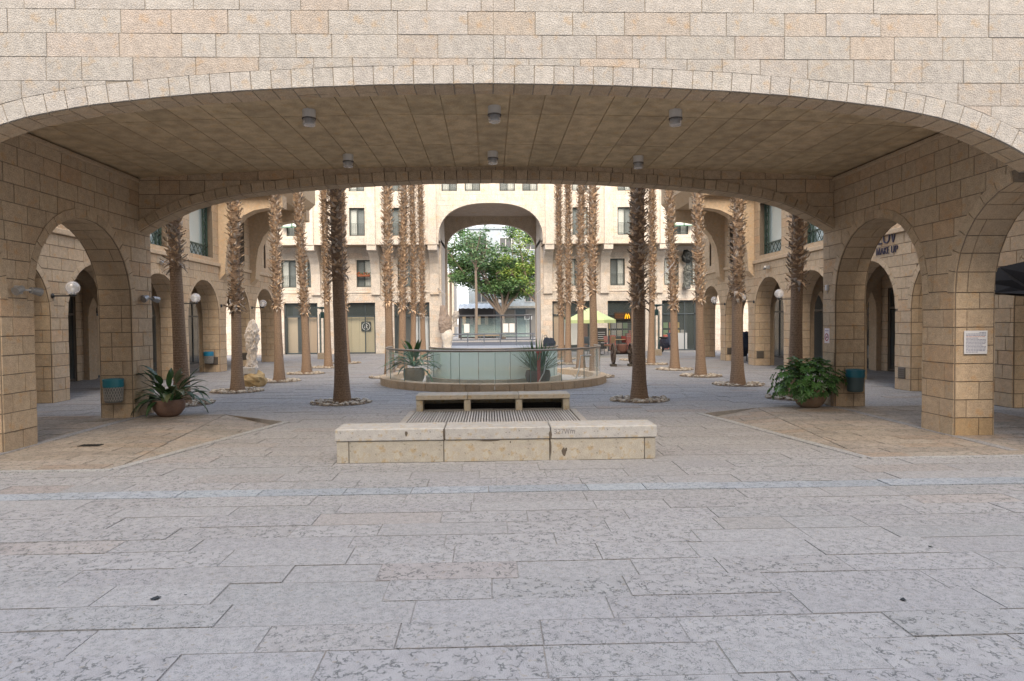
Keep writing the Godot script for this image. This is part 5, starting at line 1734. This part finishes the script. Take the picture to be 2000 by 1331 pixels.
func wall_fittings() -> void:
	wall_bin("wire mesh litter bin with teal bag on the brown pier", -6.97, 0.32, 12.84, Color(0.02, 0.16, 0.20), true)
	wall_bin("dark litter bin with blue bag on the pier past the shrub", 7.16, 0.32, 13.12, Color(0.015, 0.11, 0.16), false)
	wall_bin("grey litter bin with bright blue bag on the arcade pier", -10.2, 0.32, 25.1, Color(0.02, 0.20, 0.34), true)
	var lb := ["globe lamp seen through the pier opening behind the wire mesh bin", "globe lamp beside the first arch past the strap leaf plant", "globe lamp on the arcade pier with the grey bin", "globe lamp over the carved statue"]
	var ds := [15.75, 22.2, 25.45, 28.7]
	for k in 4: globe_lamp(FL + 0.012, 2.42, ds[k], -1, lb[k])
	var lr := ["globe lamp nearest the lobed shrub on the lettering side arcade", "globe lamp between two arches of the lettering side arcade", "globe lamp next to the cafe window arch"]
	var dr := [22.3, 25.6, 28.8]
	for k in 3: globe_lamp(FR_ - 0.012, 2.42, dr[k], 1, lr[k])
	spot(XL + 0.01, 2.26, 9.9, "twin grey spotlight on the pier nearest the great arch")
	spot(XL + 0.01, 2.26, 13.42, "twin spotlight on the pier above the strap leaf plant")
	spot(FL + 0.01, 3.62, 20.9, "small dark floodlight under the latticed windows above the strap leaf plant")
	spot(FR_ - 0.01, 3.62, 24.2, "small dark floodlight under the latticed windows on the lettering side", PI)
	for q in [[-2.95, -2.4, "thin slanted rod on the archway pier beside the sculpture"], [3.2, 2.6, "thin slanted rod on the archway pier beside the backpack"]]:
		var rd := MB.new()
		rd.tube([V(q[0], 3.75, 38.98), V(q[1], 3.25, 37.9)], [0.03, 0.025], 7, Color(0.35, 0.33, 0.31))
		rd.box(at(q[0], 3.75, 38.96), Vector3(0.14, 0.14, 0.05), Color(0.2, 0.19, 0.18), 0.01)
		tag(part(self, "wall_rod", rd, M.paint), q[2], "rod")
	# notice plate
	var n := thing("notice_plate", "white notice plate with lines of small print on the stone pier", "sign", V(7.15, 1.385, 9.80))
	var b := MB.new()
	b.box(Transform3D(Basis(), Vector3(0, 0, 0)), Vector3(0.35, 0.345, 0.012), Color(0.66, 0.66, 0.68), 0.004)
	part(n, "plate", b, M.satin)
	var pr := MB.new()
	rng.seed = 31
	for k in 15:
		var y := 0.145 - k * 0.0205
		var x0 := -0.15 if k != 0 else 0.05
		var x1 := 0.15 if k % 5 != 4 else ro(0.02, 0.13)
		while x0 < x1 - 0.01:
			var l := minf(ro(0.015, 0.05), x1 - x0)
			pr.box(Transform3D(Basis(), Vector3(x0 + l * 0.5, y, 0.0065)), Vector3(l, 0.009, 0.001), Color(0.16, 0.18, 0.28) if k != 3 else Color(0.5, 0.25, 0.2))
			x0 += l + 0.007
	part(n, "print_lines", pr, M.dull)
	# no smoking sign
	var z := thing("no_smoking_sign", "white plastic no smoking sign on the pier over the lobed shrub", "sign", V(XR - 0.014, 1.41, 13.6), "", -PI / 2)
	var zb := MB.new()
	zb.box(Transform3D(), Vector3(0.20, 0.30, 0.008), Color(0.68, 0.62, 0.66), 0.003)
	part(z, "plate", zb, M.satin)
	var zi := MB.new()
	zi.lathe([Vector2(0.058, 0.0), Vector2(0.068, 0.003), Vector2(0.078, 0.0)], 24, Transform3D(Basis(Vector3.RIGHT, PI / 2), Vector3(0, -0.03, 0.006)), Color(0.35, 0.03, 0.04))
	zi.box(Transform3D(Basis(Vector3.BACK, 0.78), Vector3(0, -0.03, 0.007)), Vector3(0.13, 0.012, 0.002), Color(0.35, 0.03, 0.04))
	zi.box(Transform3D(Basis(), Vector3(0, -0.03, 0.0055)), Vector3(0.09, 0.016, 0.002), Color(0.04, 0.04, 0.08))
	zi.box(Transform3D(Basis(), Vector3(0, 0.10, 0.0055)), Vector3(0.14, 0.014, 0.002), Color(0.3, 0.25, 0.4))
	part(z, "pictogram", zi, M.dull)
	var wb := MB.new()
	wb.box(at(XR - 0.03, 2.38, 13.58), Vector3(0.05, 0.11, 0.08), Color(0.62, 0.63, 0.66), 0.008)
	wb.tube([V(XR - 0.02, 2.32, 13.58), V(XR - 0.02, 2.26, 13.58)], [0.006, 0.006], 5, Color(0.3, 0.3, 0.3))
	tag(part(self, "junction_box", wb, M.paint), "small white electric box high on the pier over the lobed shrub", "box")
	# shop lettering on the facade
	var sg := thing("shop_lettering", "dark blue shop lettering fixed to the stone above the arcade", "sign", V(FR_ - 0.03, 0, 16.95), "", -PI / 2)
	var sm := mat(0.5, Color(0.03, 0.028, 0.06))
	part(sg, "upper_letters", text_mesh("LOV", 0.0145), sm, Vector3(0, 3.80, 0))
	part(sg, "lower_letters", text_mesh("MAKE UP", 0.0072), sm, Vector3(0, 3.46, 0))
	# vents low on the piers
	for q in [[FL - 0.2, 25.27, 0.0, "beside the grey litter bin"], [FL - 0.2, 28.47, 0.0, "behind the carved statue"], [FR_ - 0.004, 16.3, -PI / 2, "under the dark shop lettering"], [FR_ + 0.2, 22.36, 0.0, "near the lobed shrub"], [FR_ + 0.2, 25.56, 0.0, "beside the covered seat"], [FR_ + 0.2, 28.76, 0.0, "next to the cafe window"]]:
		var v := thing("wall_vent", "small dark square vent low on the arcade pier " + q[3], "vent", V(q[0], 0.42, q[1]), "vents on the arcade piers", q[2])
		var fm := MB.new()
		fm.box(Transform3D(Basis(), Vector3(0, 0, 0.012)), Vector3(0.28, 0.28, 0.02), Color(0.10, 0.085, 0.07), 0.004)
		part(v, "frame", fm, M.paint)
		for k in 5:
			var sl := MB.new()
			sl.box(Transform3D(Basis(Vector3.RIGHT, 0.5), Vector3(0, -0.1 + k * 0.05, 0.026)), Vector3(0.25, 0.03, 0.02), Color(0.14, 0.12, 0.10))
			part(v, "slat", sl, M.paint)
	# black parasol hung on the wall past the notice pier
	var pa := thing("black_parasol", "open black parasol leaning past the notice pier", "parasol", V(9.35, 2.35, 11.3))
	var cn := MB.new()
	var ribs := MB.new()
	var tb := Basis(Vector3.BACK, 0.35) * Basis(Vector3.RIGHT, 0.25)
	for k in 8:
		var a := TAU * k / 8.0
		var c := TAU * (k + 1) / 8.0
		var p := tb * Vector3(cos(a) * 0.85, 0.12, sin(a) * 0.85)
		var q := tb * Vector3(cos(c) * 0.85, 0.12, sin(c) * 0.85)
		var m := tb * Vector3(cos((a + c) / 2) * 0.42, 0.02, sin((a + c) / 2) * 0.42)
		var o := tb * Vector3(0, -0.28, 0)
		cn.tri(o, p, m, Vector3.DOWN, Color(0.018, 0.018, 0.02)); cn.tri(o, m, q, Vector3.DOWN, Color(0.02, 0.02, 0.022)); cn.tri(m, p, q, Vector3.DOWN, Color(0.022, 0.022, 0.025))
		ribs.tube([o - Vector3(0, 0.01, 0), p - Vector3(0, 0.01, 0)], [0.012, 0.01], 5, Color(0.03, 0.022, 0.018))
	part(pa, "canopy", cn, M.cloth)
	part(pa, "ribs", ribs, M.paint)
	var pl := MB.new()
	pl.tube([tb * Vector3(0, -0.26, 0), Vector3(0.1, -2.33, 0)], [0.022, 0.025], 8, Color(0.03, 0.025, 0.02))
	pl.lathe([Vector2(0.0, 0.0), Vector2(0.25, 0.0), Vector2(0.25, 0.06), Vector2(0.03, 0.08)], 18, Transform3D(Basis(), Vector3(0.1, -2.35, 0)), Color(0.05, 0.05, 0.05))
	part(pa, "pole", pl, M.paint)

# ---- carved stones
func carved(h: float, rx: float, rz: float, sd: int, deep: float, lean: float, col: Color) -> MB:
	var m := MB.new()
	var nz := FastNoiseLite.new()
	nz.seed = sd
	nz.frequency = 3.4
	nz.fractal_octaves = 4
	var rows := 46
	var segs := 36
	var g := []
	for i in rows + 1:
		var v := float(i) / rows
		var r := []
		for k in segs:
			var a := TAU * k / segs
			var wv := 0.72 + 0.28 * sin(v * 7.0 + sd) * 0.5 - 0.42 * pow(v, 7.0)
			var dis := 1.0 + deep * nz.get_noise_3d(cos(a) * 0.7, v * h * 1.4, sin(a) * 0.7) + deep * 0.3 * sin(v * 26.0 + a * 3.0 + 3.0 * nz.get_noise_2d(v * 3.0, a))
			if i == rows: wv *= 0.3
			r.append(Vector3(cos(a) * rx * wv * dis + lean * v * v, v * h, sin(a) * rz * wv * dis))
		g.append(r)
	for i in rows:
		for k in segs:
			var k2 := (k + 1) % segs
			var o: Vector3 = (g[i][k] + g[i + 1][k2]) * 0.5
			var cen := Vector3(lean * pow(float(i) / rows, 2.0), o.y, 0)
			m.quad(g[i][k], g[i][k2], g[i + 1][k2], g[i + 1][k], o - cen, col)
	for k in range(1, segs - 1): m.tri(g[rows][0], g[rows][k], g[rows][k + 1], Vector3.UP, col)
	return m

func rock(r: Vector3, sd: int, col: Color) -> MB:
	var m := MB.new()
	var nz := FastNoiseLite.new()
	nz.seed = sd
	nz.frequency = 1.1
	var e := func(a: float, b: float) -> Vector3:
		var p := Vector3(cos(a) * cos(b), sin(b), sin(a) * cos(b))
		return p * r * (1.0 + 0.35 * nz.get_noise_3d(p.x, p.y, p.z))
	for i in 12:
		for k in 20:
			var a0 := TAU * k / 20.0
			var a1 := TAU * (k + 1) / 20.0
			var b0 := -PI / 2 + PI * i / 12.0
			var b1 := -PI / 2 + PI * (i + 1) / 12.0
			var p: Vector3 = e.call(a0, b0)
			m.quad(p, e.call(a1, b0), e.call(a1, b1), e.call(a0, b1), p + e.call(a1, b1), col)
	return m

func statue_and_sculptures() -> void:
	var t := thing("carved_statue", "tall white carved stone statue on a rough ochre boulder", "statue", V(-6.62, 0, 19.25))
	part(t, "boulder", rock(Vector3(0.32, 0.27, 0.28), 4, Color(0.50, 0.36, 0.18)), M.trav, Vector3(0.03, 0.2, 0))
	var pl := MB.new()
	pl.box(Transform3D(Basis(), Vector3(-0.03, 0.45, 0.05)), Vector3(0.36, 0.2, 0.3), Color(0.52, 0.49, 0.45), 0.02)
	part(t, "plinth", pl, M.trav)
	part(t, "figure", carved(1.36, 0.205, 0.18, 3, 0.42, 0.05, Color(0.72, 0.64, 0.56)), M.trav, Vector3(-0.02, 0.52, 0))
	var u := thing("archway_sculpture", "pale weathered sculpture with brown upper mass beside the archway", "sculpture", V(-2.35, 0, 38.1))
	part(u, "pedestal", carved(1.45, 0.40, 0.35, 9, 0.06, 0.0, Color(0.66, 0.62, 0.56)), M.trav)
	part(u, "upper_figure", carved(1.55, 0.42, 0.32, 12, 0.16, -0.1, Color(0.30, 0.24, 0.20)), M.trav, Vector3(-0.12, 1.15, 0))
	part(u, "wing", carved(0.9, 0.22, 0.2, 15, 0.25, 0.12, Color(0.42, 0.39, 0.36)), M.trav, Vector3(0.42, 1.5, 0))
	# dark bronze figure on the far facade
	var b := thing("bronze_figure", "dark bronze figure mounted high on the end building wall", "sculpture", V(11.25, 3.6, 38.6))
	part(b, "body", carved(1.3, 0.28, 0.2, 21, 0.25, 0.1, Color(0.13, 0.14, 0.13)), M.worn_metal)
	part(b, "head", rock(Vector3(0.3, 0.36, 0.26), 5, Color(0.055, 0.06, 0.06)), M.worn_metal, Vector3(0.02, 1.75, 0))
	var bb := MB.new()
	bb.box(Transform3D(), Vector3(0.3, 0.1, 0.8), Color(0.1, 0.1, 0.1), 0.01)
	part(b, "ledge", bb, M.paint, Vector3(0, -0.03, -0.1))
	# slim teal light columns
	for q in [[-8.15, 33.6, "slim teal lamp column on a stone foot near the emblem board"], [8.35, 33.8, "slim teal lamp column on a stone foot near the yellow letter sign"]]:
		var c := thing("lamp_column", q[2], "lamp column", V(q[0], 0, q[1]), "teal lamp columns")
		var f := MB.new()
		f.box(Transform3D(Basis(), Vector3(0, 0.15, 0)), Vector3(0.42, 0.32, 0.42), Color(0.52, 0.43, 0.32), 0.015)
		part(c, "foot", f, M.stone)
		for p in [[-0.1, -0.1], [0.1, -0.1], [-0.1, 0.1], [0.1, 0.1]]:
			var w := MB.new()
			w.tube([Vector3(p[0], 0.3, p[1]), Vector3(p[0], 2.2, p[1])], [0.022, 0.022], 6, Color(0.03, 0.085, 0.085))
			part(c, "post", w, M.satin)
		var l := MB.new()
		l.lathe([Vector2(0.09, 2.0), Vector2(0.1, 2.25), Vector2(0.08, 2.3)], 12, Transform3D(), Color(0.03, 0.08, 0.08))
		l.lathe([Vector2(0.0, 2.42), Vector2(0.36, 2.50), Vector2(0.36, 2.53), Vector2(0.0, 2.56)], 18, Transform3D(), Color(0.035, 0.09, 0.09))
		l.tube([Vector3(0, 2.28, 0), Vector3(0, 2.44, 0)], [0.03, 0.03], 6, Color(0.03, 0.08, 0.08))
		part(c, "lamp_hood", l, M.satin)

# ---- cafe parasol, tables, cart, scooter
func cafe_corner() -> void:
	var t := thing("green_parasol", "pale lime green parasol over the cafe seats", "parasol", V(4.95, 0, 33.4))
	var c := MB.new()
	for k in 8:
		var a := TAU * (k + 0.5) / 8.0
		var b := TAU * (k + 1.5) / 8.0
		var p := Vector3(cos(a) * 1.28, 1.80, sin(a) * 1.28)
		var q := Vector3(cos(b) * 1.28, 1.80, sin(b) * 1.28)
		var top := Vector3(0, 2.42, 0)
		var g := Color(0.70, 0.80, 0.42)
		c.tri(top, p, q, p + q + Vector3(0, 3, 0), g)
		c.quad(p, q, q - Vector3(0, 0.16, 0), p - Vector3(0, 0.16, 0), Vector3(p.x + q.x, 0, p.z + q.z), tint(g, 0.95))
	part(t, "canopy", c, M.canopy)
	var pl := MB.new()
	pl.tube([Vector3(0, 0, 0), Vector3(0, 2.45, 0)], [0.03, 0.025], 8, Color(0.55, 0.55, 0.55))
	pl.lathe([Vector2(0.0, 0.0), Vector2(0.3, 0.0), Vector2(0.3, 0.07), Vector2(0.04, 0.1)], 16, Transform3D(), Color(0.2, 0.2, 0.2))
	part(t, "pole", pl, M.paint)
	for q in [[5.7, 35.0, "small round cafe table by the lime green parasol"], [6.9, 36.2, "small round cafe table in front of the wire rack window"]]:
		var tb := thing("cafe_table", q[2], "table", V(q[0], 0, q[1]))
		var m := MB.new()
		m.lathe([Vector2(0.0, 0.76), Vector2(0.36, 0.76), Vector2(0.36, 0.72), Vector2(0.0, 0.72)], 20, Transform3D(), Color(0.35, 0.22, 0.1))
		part(tb, "top", m, M.paint)
		var l := MB.new()
		l.tube([Vector3.ZERO, Vector3(0, 0.73, 0)], [0.03, 0.03], 8, Color(0.1, 0.1, 0.1))
		l.lathe([Vector2(0.0, 0.0), Vector2(0.22, 0.0), Vector2(0.2, 0.03), Vector2(0.03, 0.05)], 14, Transform3D(), Color(0.1, 0.1, 0.1))
		part(tb, "leg", l, M.paint)
	for q in [[5.15, 35.3, 0.4, Color(0.10, 0.11, 0.12), "dark cafe chair by the parasol table"], [6.25, 35.4, -1.2, Color(0.22, 0.13, 0.06), "brown cafe chair between the two cafe tables"], [7.4, 36.4, 2.0, Color(0.25, 0.05, 0.04), "red cafe chair in front of the wire rack window"], [6.5, 36.8, 0.9, Color(0.25, 0.09, 0.07), "faded red cafe chair behind the round table"]]:
		var ch := thing("cafe_chair", q[4], "chair", V(q[0], 0, q[1]), "cafe chairs", q[2])
		var s := MB.new()
		s.box(Transform3D(Basis(), Vector3(0, 0.45, 0)), Vector3(0.42, 0.05, 0.42), q[3], 0.01)
		part(ch, "seat", s, M.paint)
		var bk := MB.new()
		bk.box(Transform3D(Basis(Vector3.RIGHT, -0.12), Vector3(0, 0.75, -0.22)), Vector3(0.42, 0.36, 0.03), q[3], 0.01)
		part(ch, "backrest", bk, M.paint)
		for p in [[-0.18, -0.2], [0.18, -0.2], [-0.18, 0.18], [0.18, 0.18]]:
			var l := MB.new()
			l.tube([Vector3(p[0], 0, p[1]), Vector3(p[0], 0.7 if p[1] < 0 else 0.44, p[1])], [0.014, 0.014], 6, Color(0.12, 0.12, 0.12))
			part(ch, "leg", l, M.paint)
	var mb := thing("menu_board", "black chalk board with white lines against the white pier by the parasol", "board", V(6.38, 0, 38.7))
	var bd := MB.new()
	bd.box(Transform3D(Basis(), Vector3(0, 0.75, 0)), Vector3(0.62, 1.2, 0.06), Color(0.02, 0.02, 0.022), 0.01)
	part(mb, "board", bd, M.paint)
	var ln := MB.new()
	for k in 6: ln.box(Transform3D(Basis(), Vector3(0, 0.5 + k * 0.12, 0.032)), Vector3(0.42, 0.025, 0.004), Color(0.4, 0.4, 0.4))
	part(mb, "chalk_lines", ln, M.dull)
	# cart
	var ct := thing("two_wheeled_cart", "old dark two wheeled cart carrying a brown tub in the court", "cart", V(5.08, 0, 26.0))
	for x: float in [-0.34, 0.34]:
		var w := MB.new()
		var wf := Transform3D(Basis(Vector3.BACK, PI / 2), Vector3(x, 0.49, 0))
		w.lathe([Vector2(0.36, -0.035), Vector2(0.40, -0.035), Vector2(0.40, 0.035), Vector2(0.36, 0.035), Vector2(0.36, -0.035)], 24, wf, Color(0.10, 0.075, 0.06))
		var wh := part(ct, "wheel", w, M.bark)
		var sp := MB.new()
		for k in 10:
			var a := TAU * k / 10.0
			sp.tube([Vector3(x, 0.49, 0), Vector3(x, 0.49 + cos(a) * 0.37, sin(a) * 0.37)], [0.022, 0.016], 5, Color(0.12, 0.09, 0.07))
		sp.lathe([Vector2(0.0, -0.07), Vector2(0.07, -0.07), Vector2(0.07, 0.07), Vector2(0.0, 0.07)], 12, wf, Color(0.09, 0.07, 0.06))
		part(wh, "spokes", sp, M.bark)
		var bl := MB.new()
		bl.box(Transform3D(Basis(), Vector3(x, 0.045, 0)), Vector3(0.22, 0.1, 0.34), Color(0.09, 0.075, 0.06), 0.01)
		part(ct, "wheel_block", bl, M.bark)
	var ax := MB.new()
	ax.tube([Vector3(-0.36, 0.49, 0), Vector3(0.36, 0.49, 0)], [0.03, 0.03], 8, Color(0.05, 0.045, 0.04))
	for x: float in [-0.2, 0.2]: ax.box(Transform3D(Basis(), Vector3(x, 0.56, -0.3)), Vector3(0.07, 0.09, 1.5), Color(0.11, 0.085, 0.065), 0.01)
	part(ct, "frame", ax, M.bark)
	var tu := MB.new()
	tu.lathe([Vector2(0.0, 0.52), Vector2(0.15, 0.52), Vector2(0.20, 0.62), Vector2(0.215, 0.8), Vector2(0.23, 0.84), Vector2(0.2, 0.85), Vector2(0.18, 0.78)], 18, Transform3D(), Color(0.17, 0.085, 0.065))
	part(ct, "tub", tu, M.clay)
	# scooter
	var sc := thing("parked_scooter", "dark motor scooter parked by the shop window behind a palm", "scooter", V(9.45, 0, 36.0), "", 0.3)
	for z: float in [-0.6, 0.6]:
		var w := MB.new()
		w.lathe([Vector2(0.14, -0.05), Vector2(0.25, -0.06), Vector2(0.29, 0.0), Vector2(0.25, 0.06), Vector2(0.14, 0.05), Vector2(0.14, -0.05)], 20, Transform3D(Basis(Vector3.BACK, PI / 2), Vector3(0, 0.29, z)), Color(0.02, 0.02, 0.02))
		part(sc, "wheel", w, M.paint)
	part(sc, "body", rock(Vector3(0.2, 0.28, 0.55), 8, Color(0.025, 0.03, 0.05)), M.satin, Vector3(0, 0.55, -0.15))
	var fs := MB.new()
	fs.box(Transform3D(Basis(Vector3.RIGHT, -0.3), Vector3(0, 0.75, 0.45)), Vector3(0.4, 0.7, 0.1), Color(0.06, 0.07, 0.10), 0.03)
	fs.tube([Vector3(-0.34, 1.08, 0.3), Vector3(0, 1.02, 0.38), Vector3(0.34, 1.08, 0.3)], [0.018, 0.02, 0.018], 8, Color(0.03, 0.03, 0.03))
	fs.tube([Vector3(0, 0.3, 0.6), Vector3(0, 1.05, 0.36)], [0.04, 0.04], 8, Color(0.1, 0.1, 0.1))
	fs.box(Transform3D(Basis(), Vector3(0, 0.82, -0.25)), Vector3(0.26, 0.1, 0.65), Color(0.02, 0.02, 0.02), 0.03)
	part(sc, "front_shield", fs, M.satin)
	var hl := MB.new()
	hl.lathe([Vector2(0.0, 0.03), Vector2(0.08, 0.02), Vector2(0.09, -0.03)], 14, Transform3D(Basis(Vector3.RIGHT, PI / 2), Vector3(0, 0.98, 0.48)), Color(0.75, 0.62, 0.35))
	part(sc, "headlight", hl, M.satin)

# ---- little things
func small_things() -> void:
	rng.seed = 61
	var bg := thing("backpack", "dark blue backpack left beside the archway pier", "bag", V(3.3, 0.0, 37.6))
	part(bg, "bag", rock(Vector3(0.36, 0.45, 0.26), 14, Color(0.02, 0.03, 0.045)), M.cloth, Vector3(0, 0.42, 0))
	var hd := MB.new()
	hd.tube([Vector3(-0.24, 0.75, 0), Vector3(-0.3, 0.95, 0), Vector3(-0.18, 1.0, 0), Vector3(-0.1, 0.85, 0)], [0.02, 0.02, 0.02, 0.02], 6, Color(0.02, 0.03, 0.04))
	part(bg, "strap", hd, M.cloth)
	var rb := thing("red_bundle", "red bundle lying next to the dark backpack", "bundle", V(2.55, 0, 36.6))
	part(rb, "cloth", rock(Vector3(0.34, 0.16, 0.2), 19, Color(0.30, 0.04, 0.035)), M.cloth, Vector3(0, 0.14, 0))
	var cv := thing("covered_seat", "dark blue covered seat standing inside the lettering side arcade", "seat", V(10.6, 0, 28.1))
	part(cv, "cover", rock(Vector3(0.4, 0.5, 0.4), 23, Color(0.015, 0.02, 0.04)), M.cloth, Vector3(0, 0.75, 0))
	for p in [[-0.2, -0.2], [0.2, -0.2], [-0.2, 0.2], [0.2, 0.2]]:
		var l := MB.new()
		l.tube([Vector3(p[0], 0, p[1]), Vector3(p[0], 0.5, p[1])], [0.02, 0.02], 6, Color(0.05, 0.05, 0.05))
		part(cv, "leg", l, M.paint)
	# small flag on a palm
	var fg := thing("small_flag", "little white flag with blue stripes hanging on a palm trunk", "flag", V(6.22, 3.45, 23.75))
	var fc := MB.new()
	for k in 5:
		var col: Color = [Color(0.6, 0.62, 0.66), Color(0.06, 0.12, 0.4), Color(0.62, 0.64, 0.68), Color(0.06, 0.12, 0.4), Color(0.6, 0.62, 0.66)][k]
		var y0 := k * 0.05
		fc.quad(Vector3(y0 * 0.8 - 0.25, -0.25 + y0, 0.01 * k), Vector3(y0 * 0.8 + 0.02, 0.05 + y0, 0.03), Vector3((y0 + 0.05) * 0.8 + 0.02, 0.1 + y0, 0.03), Vector3((y0 + 0.05) * 0.8 - 0.25, -0.2 + y0, 0.01 * k), Vector3.BACK, col)
	part(fg, "cloth", fc, M.cloth)
	var st := MB.new()
	st.tube([Vector3(0.02, 0.0, 0.02), Vector3(0.28, 0.35, 0.02)], [0.008, 0.008], 5, Color(0.5, 0.5, 0.5))
	part(fg, "stick", st, M.paint)
	# litter on the paving
	for q in [[-2.14, 4.37, 0.035, "small black crumpled scrap on the pale paving"], [-1.98, 4.43, 0.012, "tiny dark crumb next to the black scrap"], [3.35, 5.05, 0.02, "tiny dark twig on the paving beyond the notice pier side"], [2.55, 4.1, 0.022, "dark pebble on the paving near the foreground corner"], [-2.3, 3.3, 0.02, "dark speck of litter on the near paving"]]:
		var b := MB.new()
		for k in 5:
			var a := ro(0, TAU)
			b.tri(Vector3(cos(a), 0.15, sin(a)) * q[2], Vector3(cos(a + 1.6), ro(0.05, 0.5), sin(a + 1.6)) * q[2], Vector3(cos(a + 3.4) * 0.8, ro(0.0, 0.3), sin(a + 3.4) * 0.8) * q[2], Vector3.UP, Color(0.02, 0.025, 0.03))
		var o := part(self, "litter", b, M.dull, V(q[0], 0.003, q[1]))
		tag(o, q[3], "litter")

# ---- the house row across the forecourt, behind the viewer, that shades the passage
func build_opposite() -> void:
	var t := thing("forecourt_building", "stone house row across the forecourt facing the great arch", "building", V(0, 0, -10.0))
	var b := MB.new()
	b.box(Transform3D(Basis(), Vector3(0, 8.0, 4.0)), Vector3(70, 16.0, 8.0), Color(0.45, 0.39, 0.31), 0.05)
	part(t, "wall", b, M.stone_far)
	for fl in 4:
		for k in 17:
			var w := MB.new()
			w.box(Transform3D(Basis(), Vector3(-32.0 + k * 4.0, 2.0 + fl * 3.4, 0.0)), Vector3(1.6, 2.0, 0.1), Color(0.06, 0.065, 0.07), 0.02)
			part(t, "window", w, M.satin)
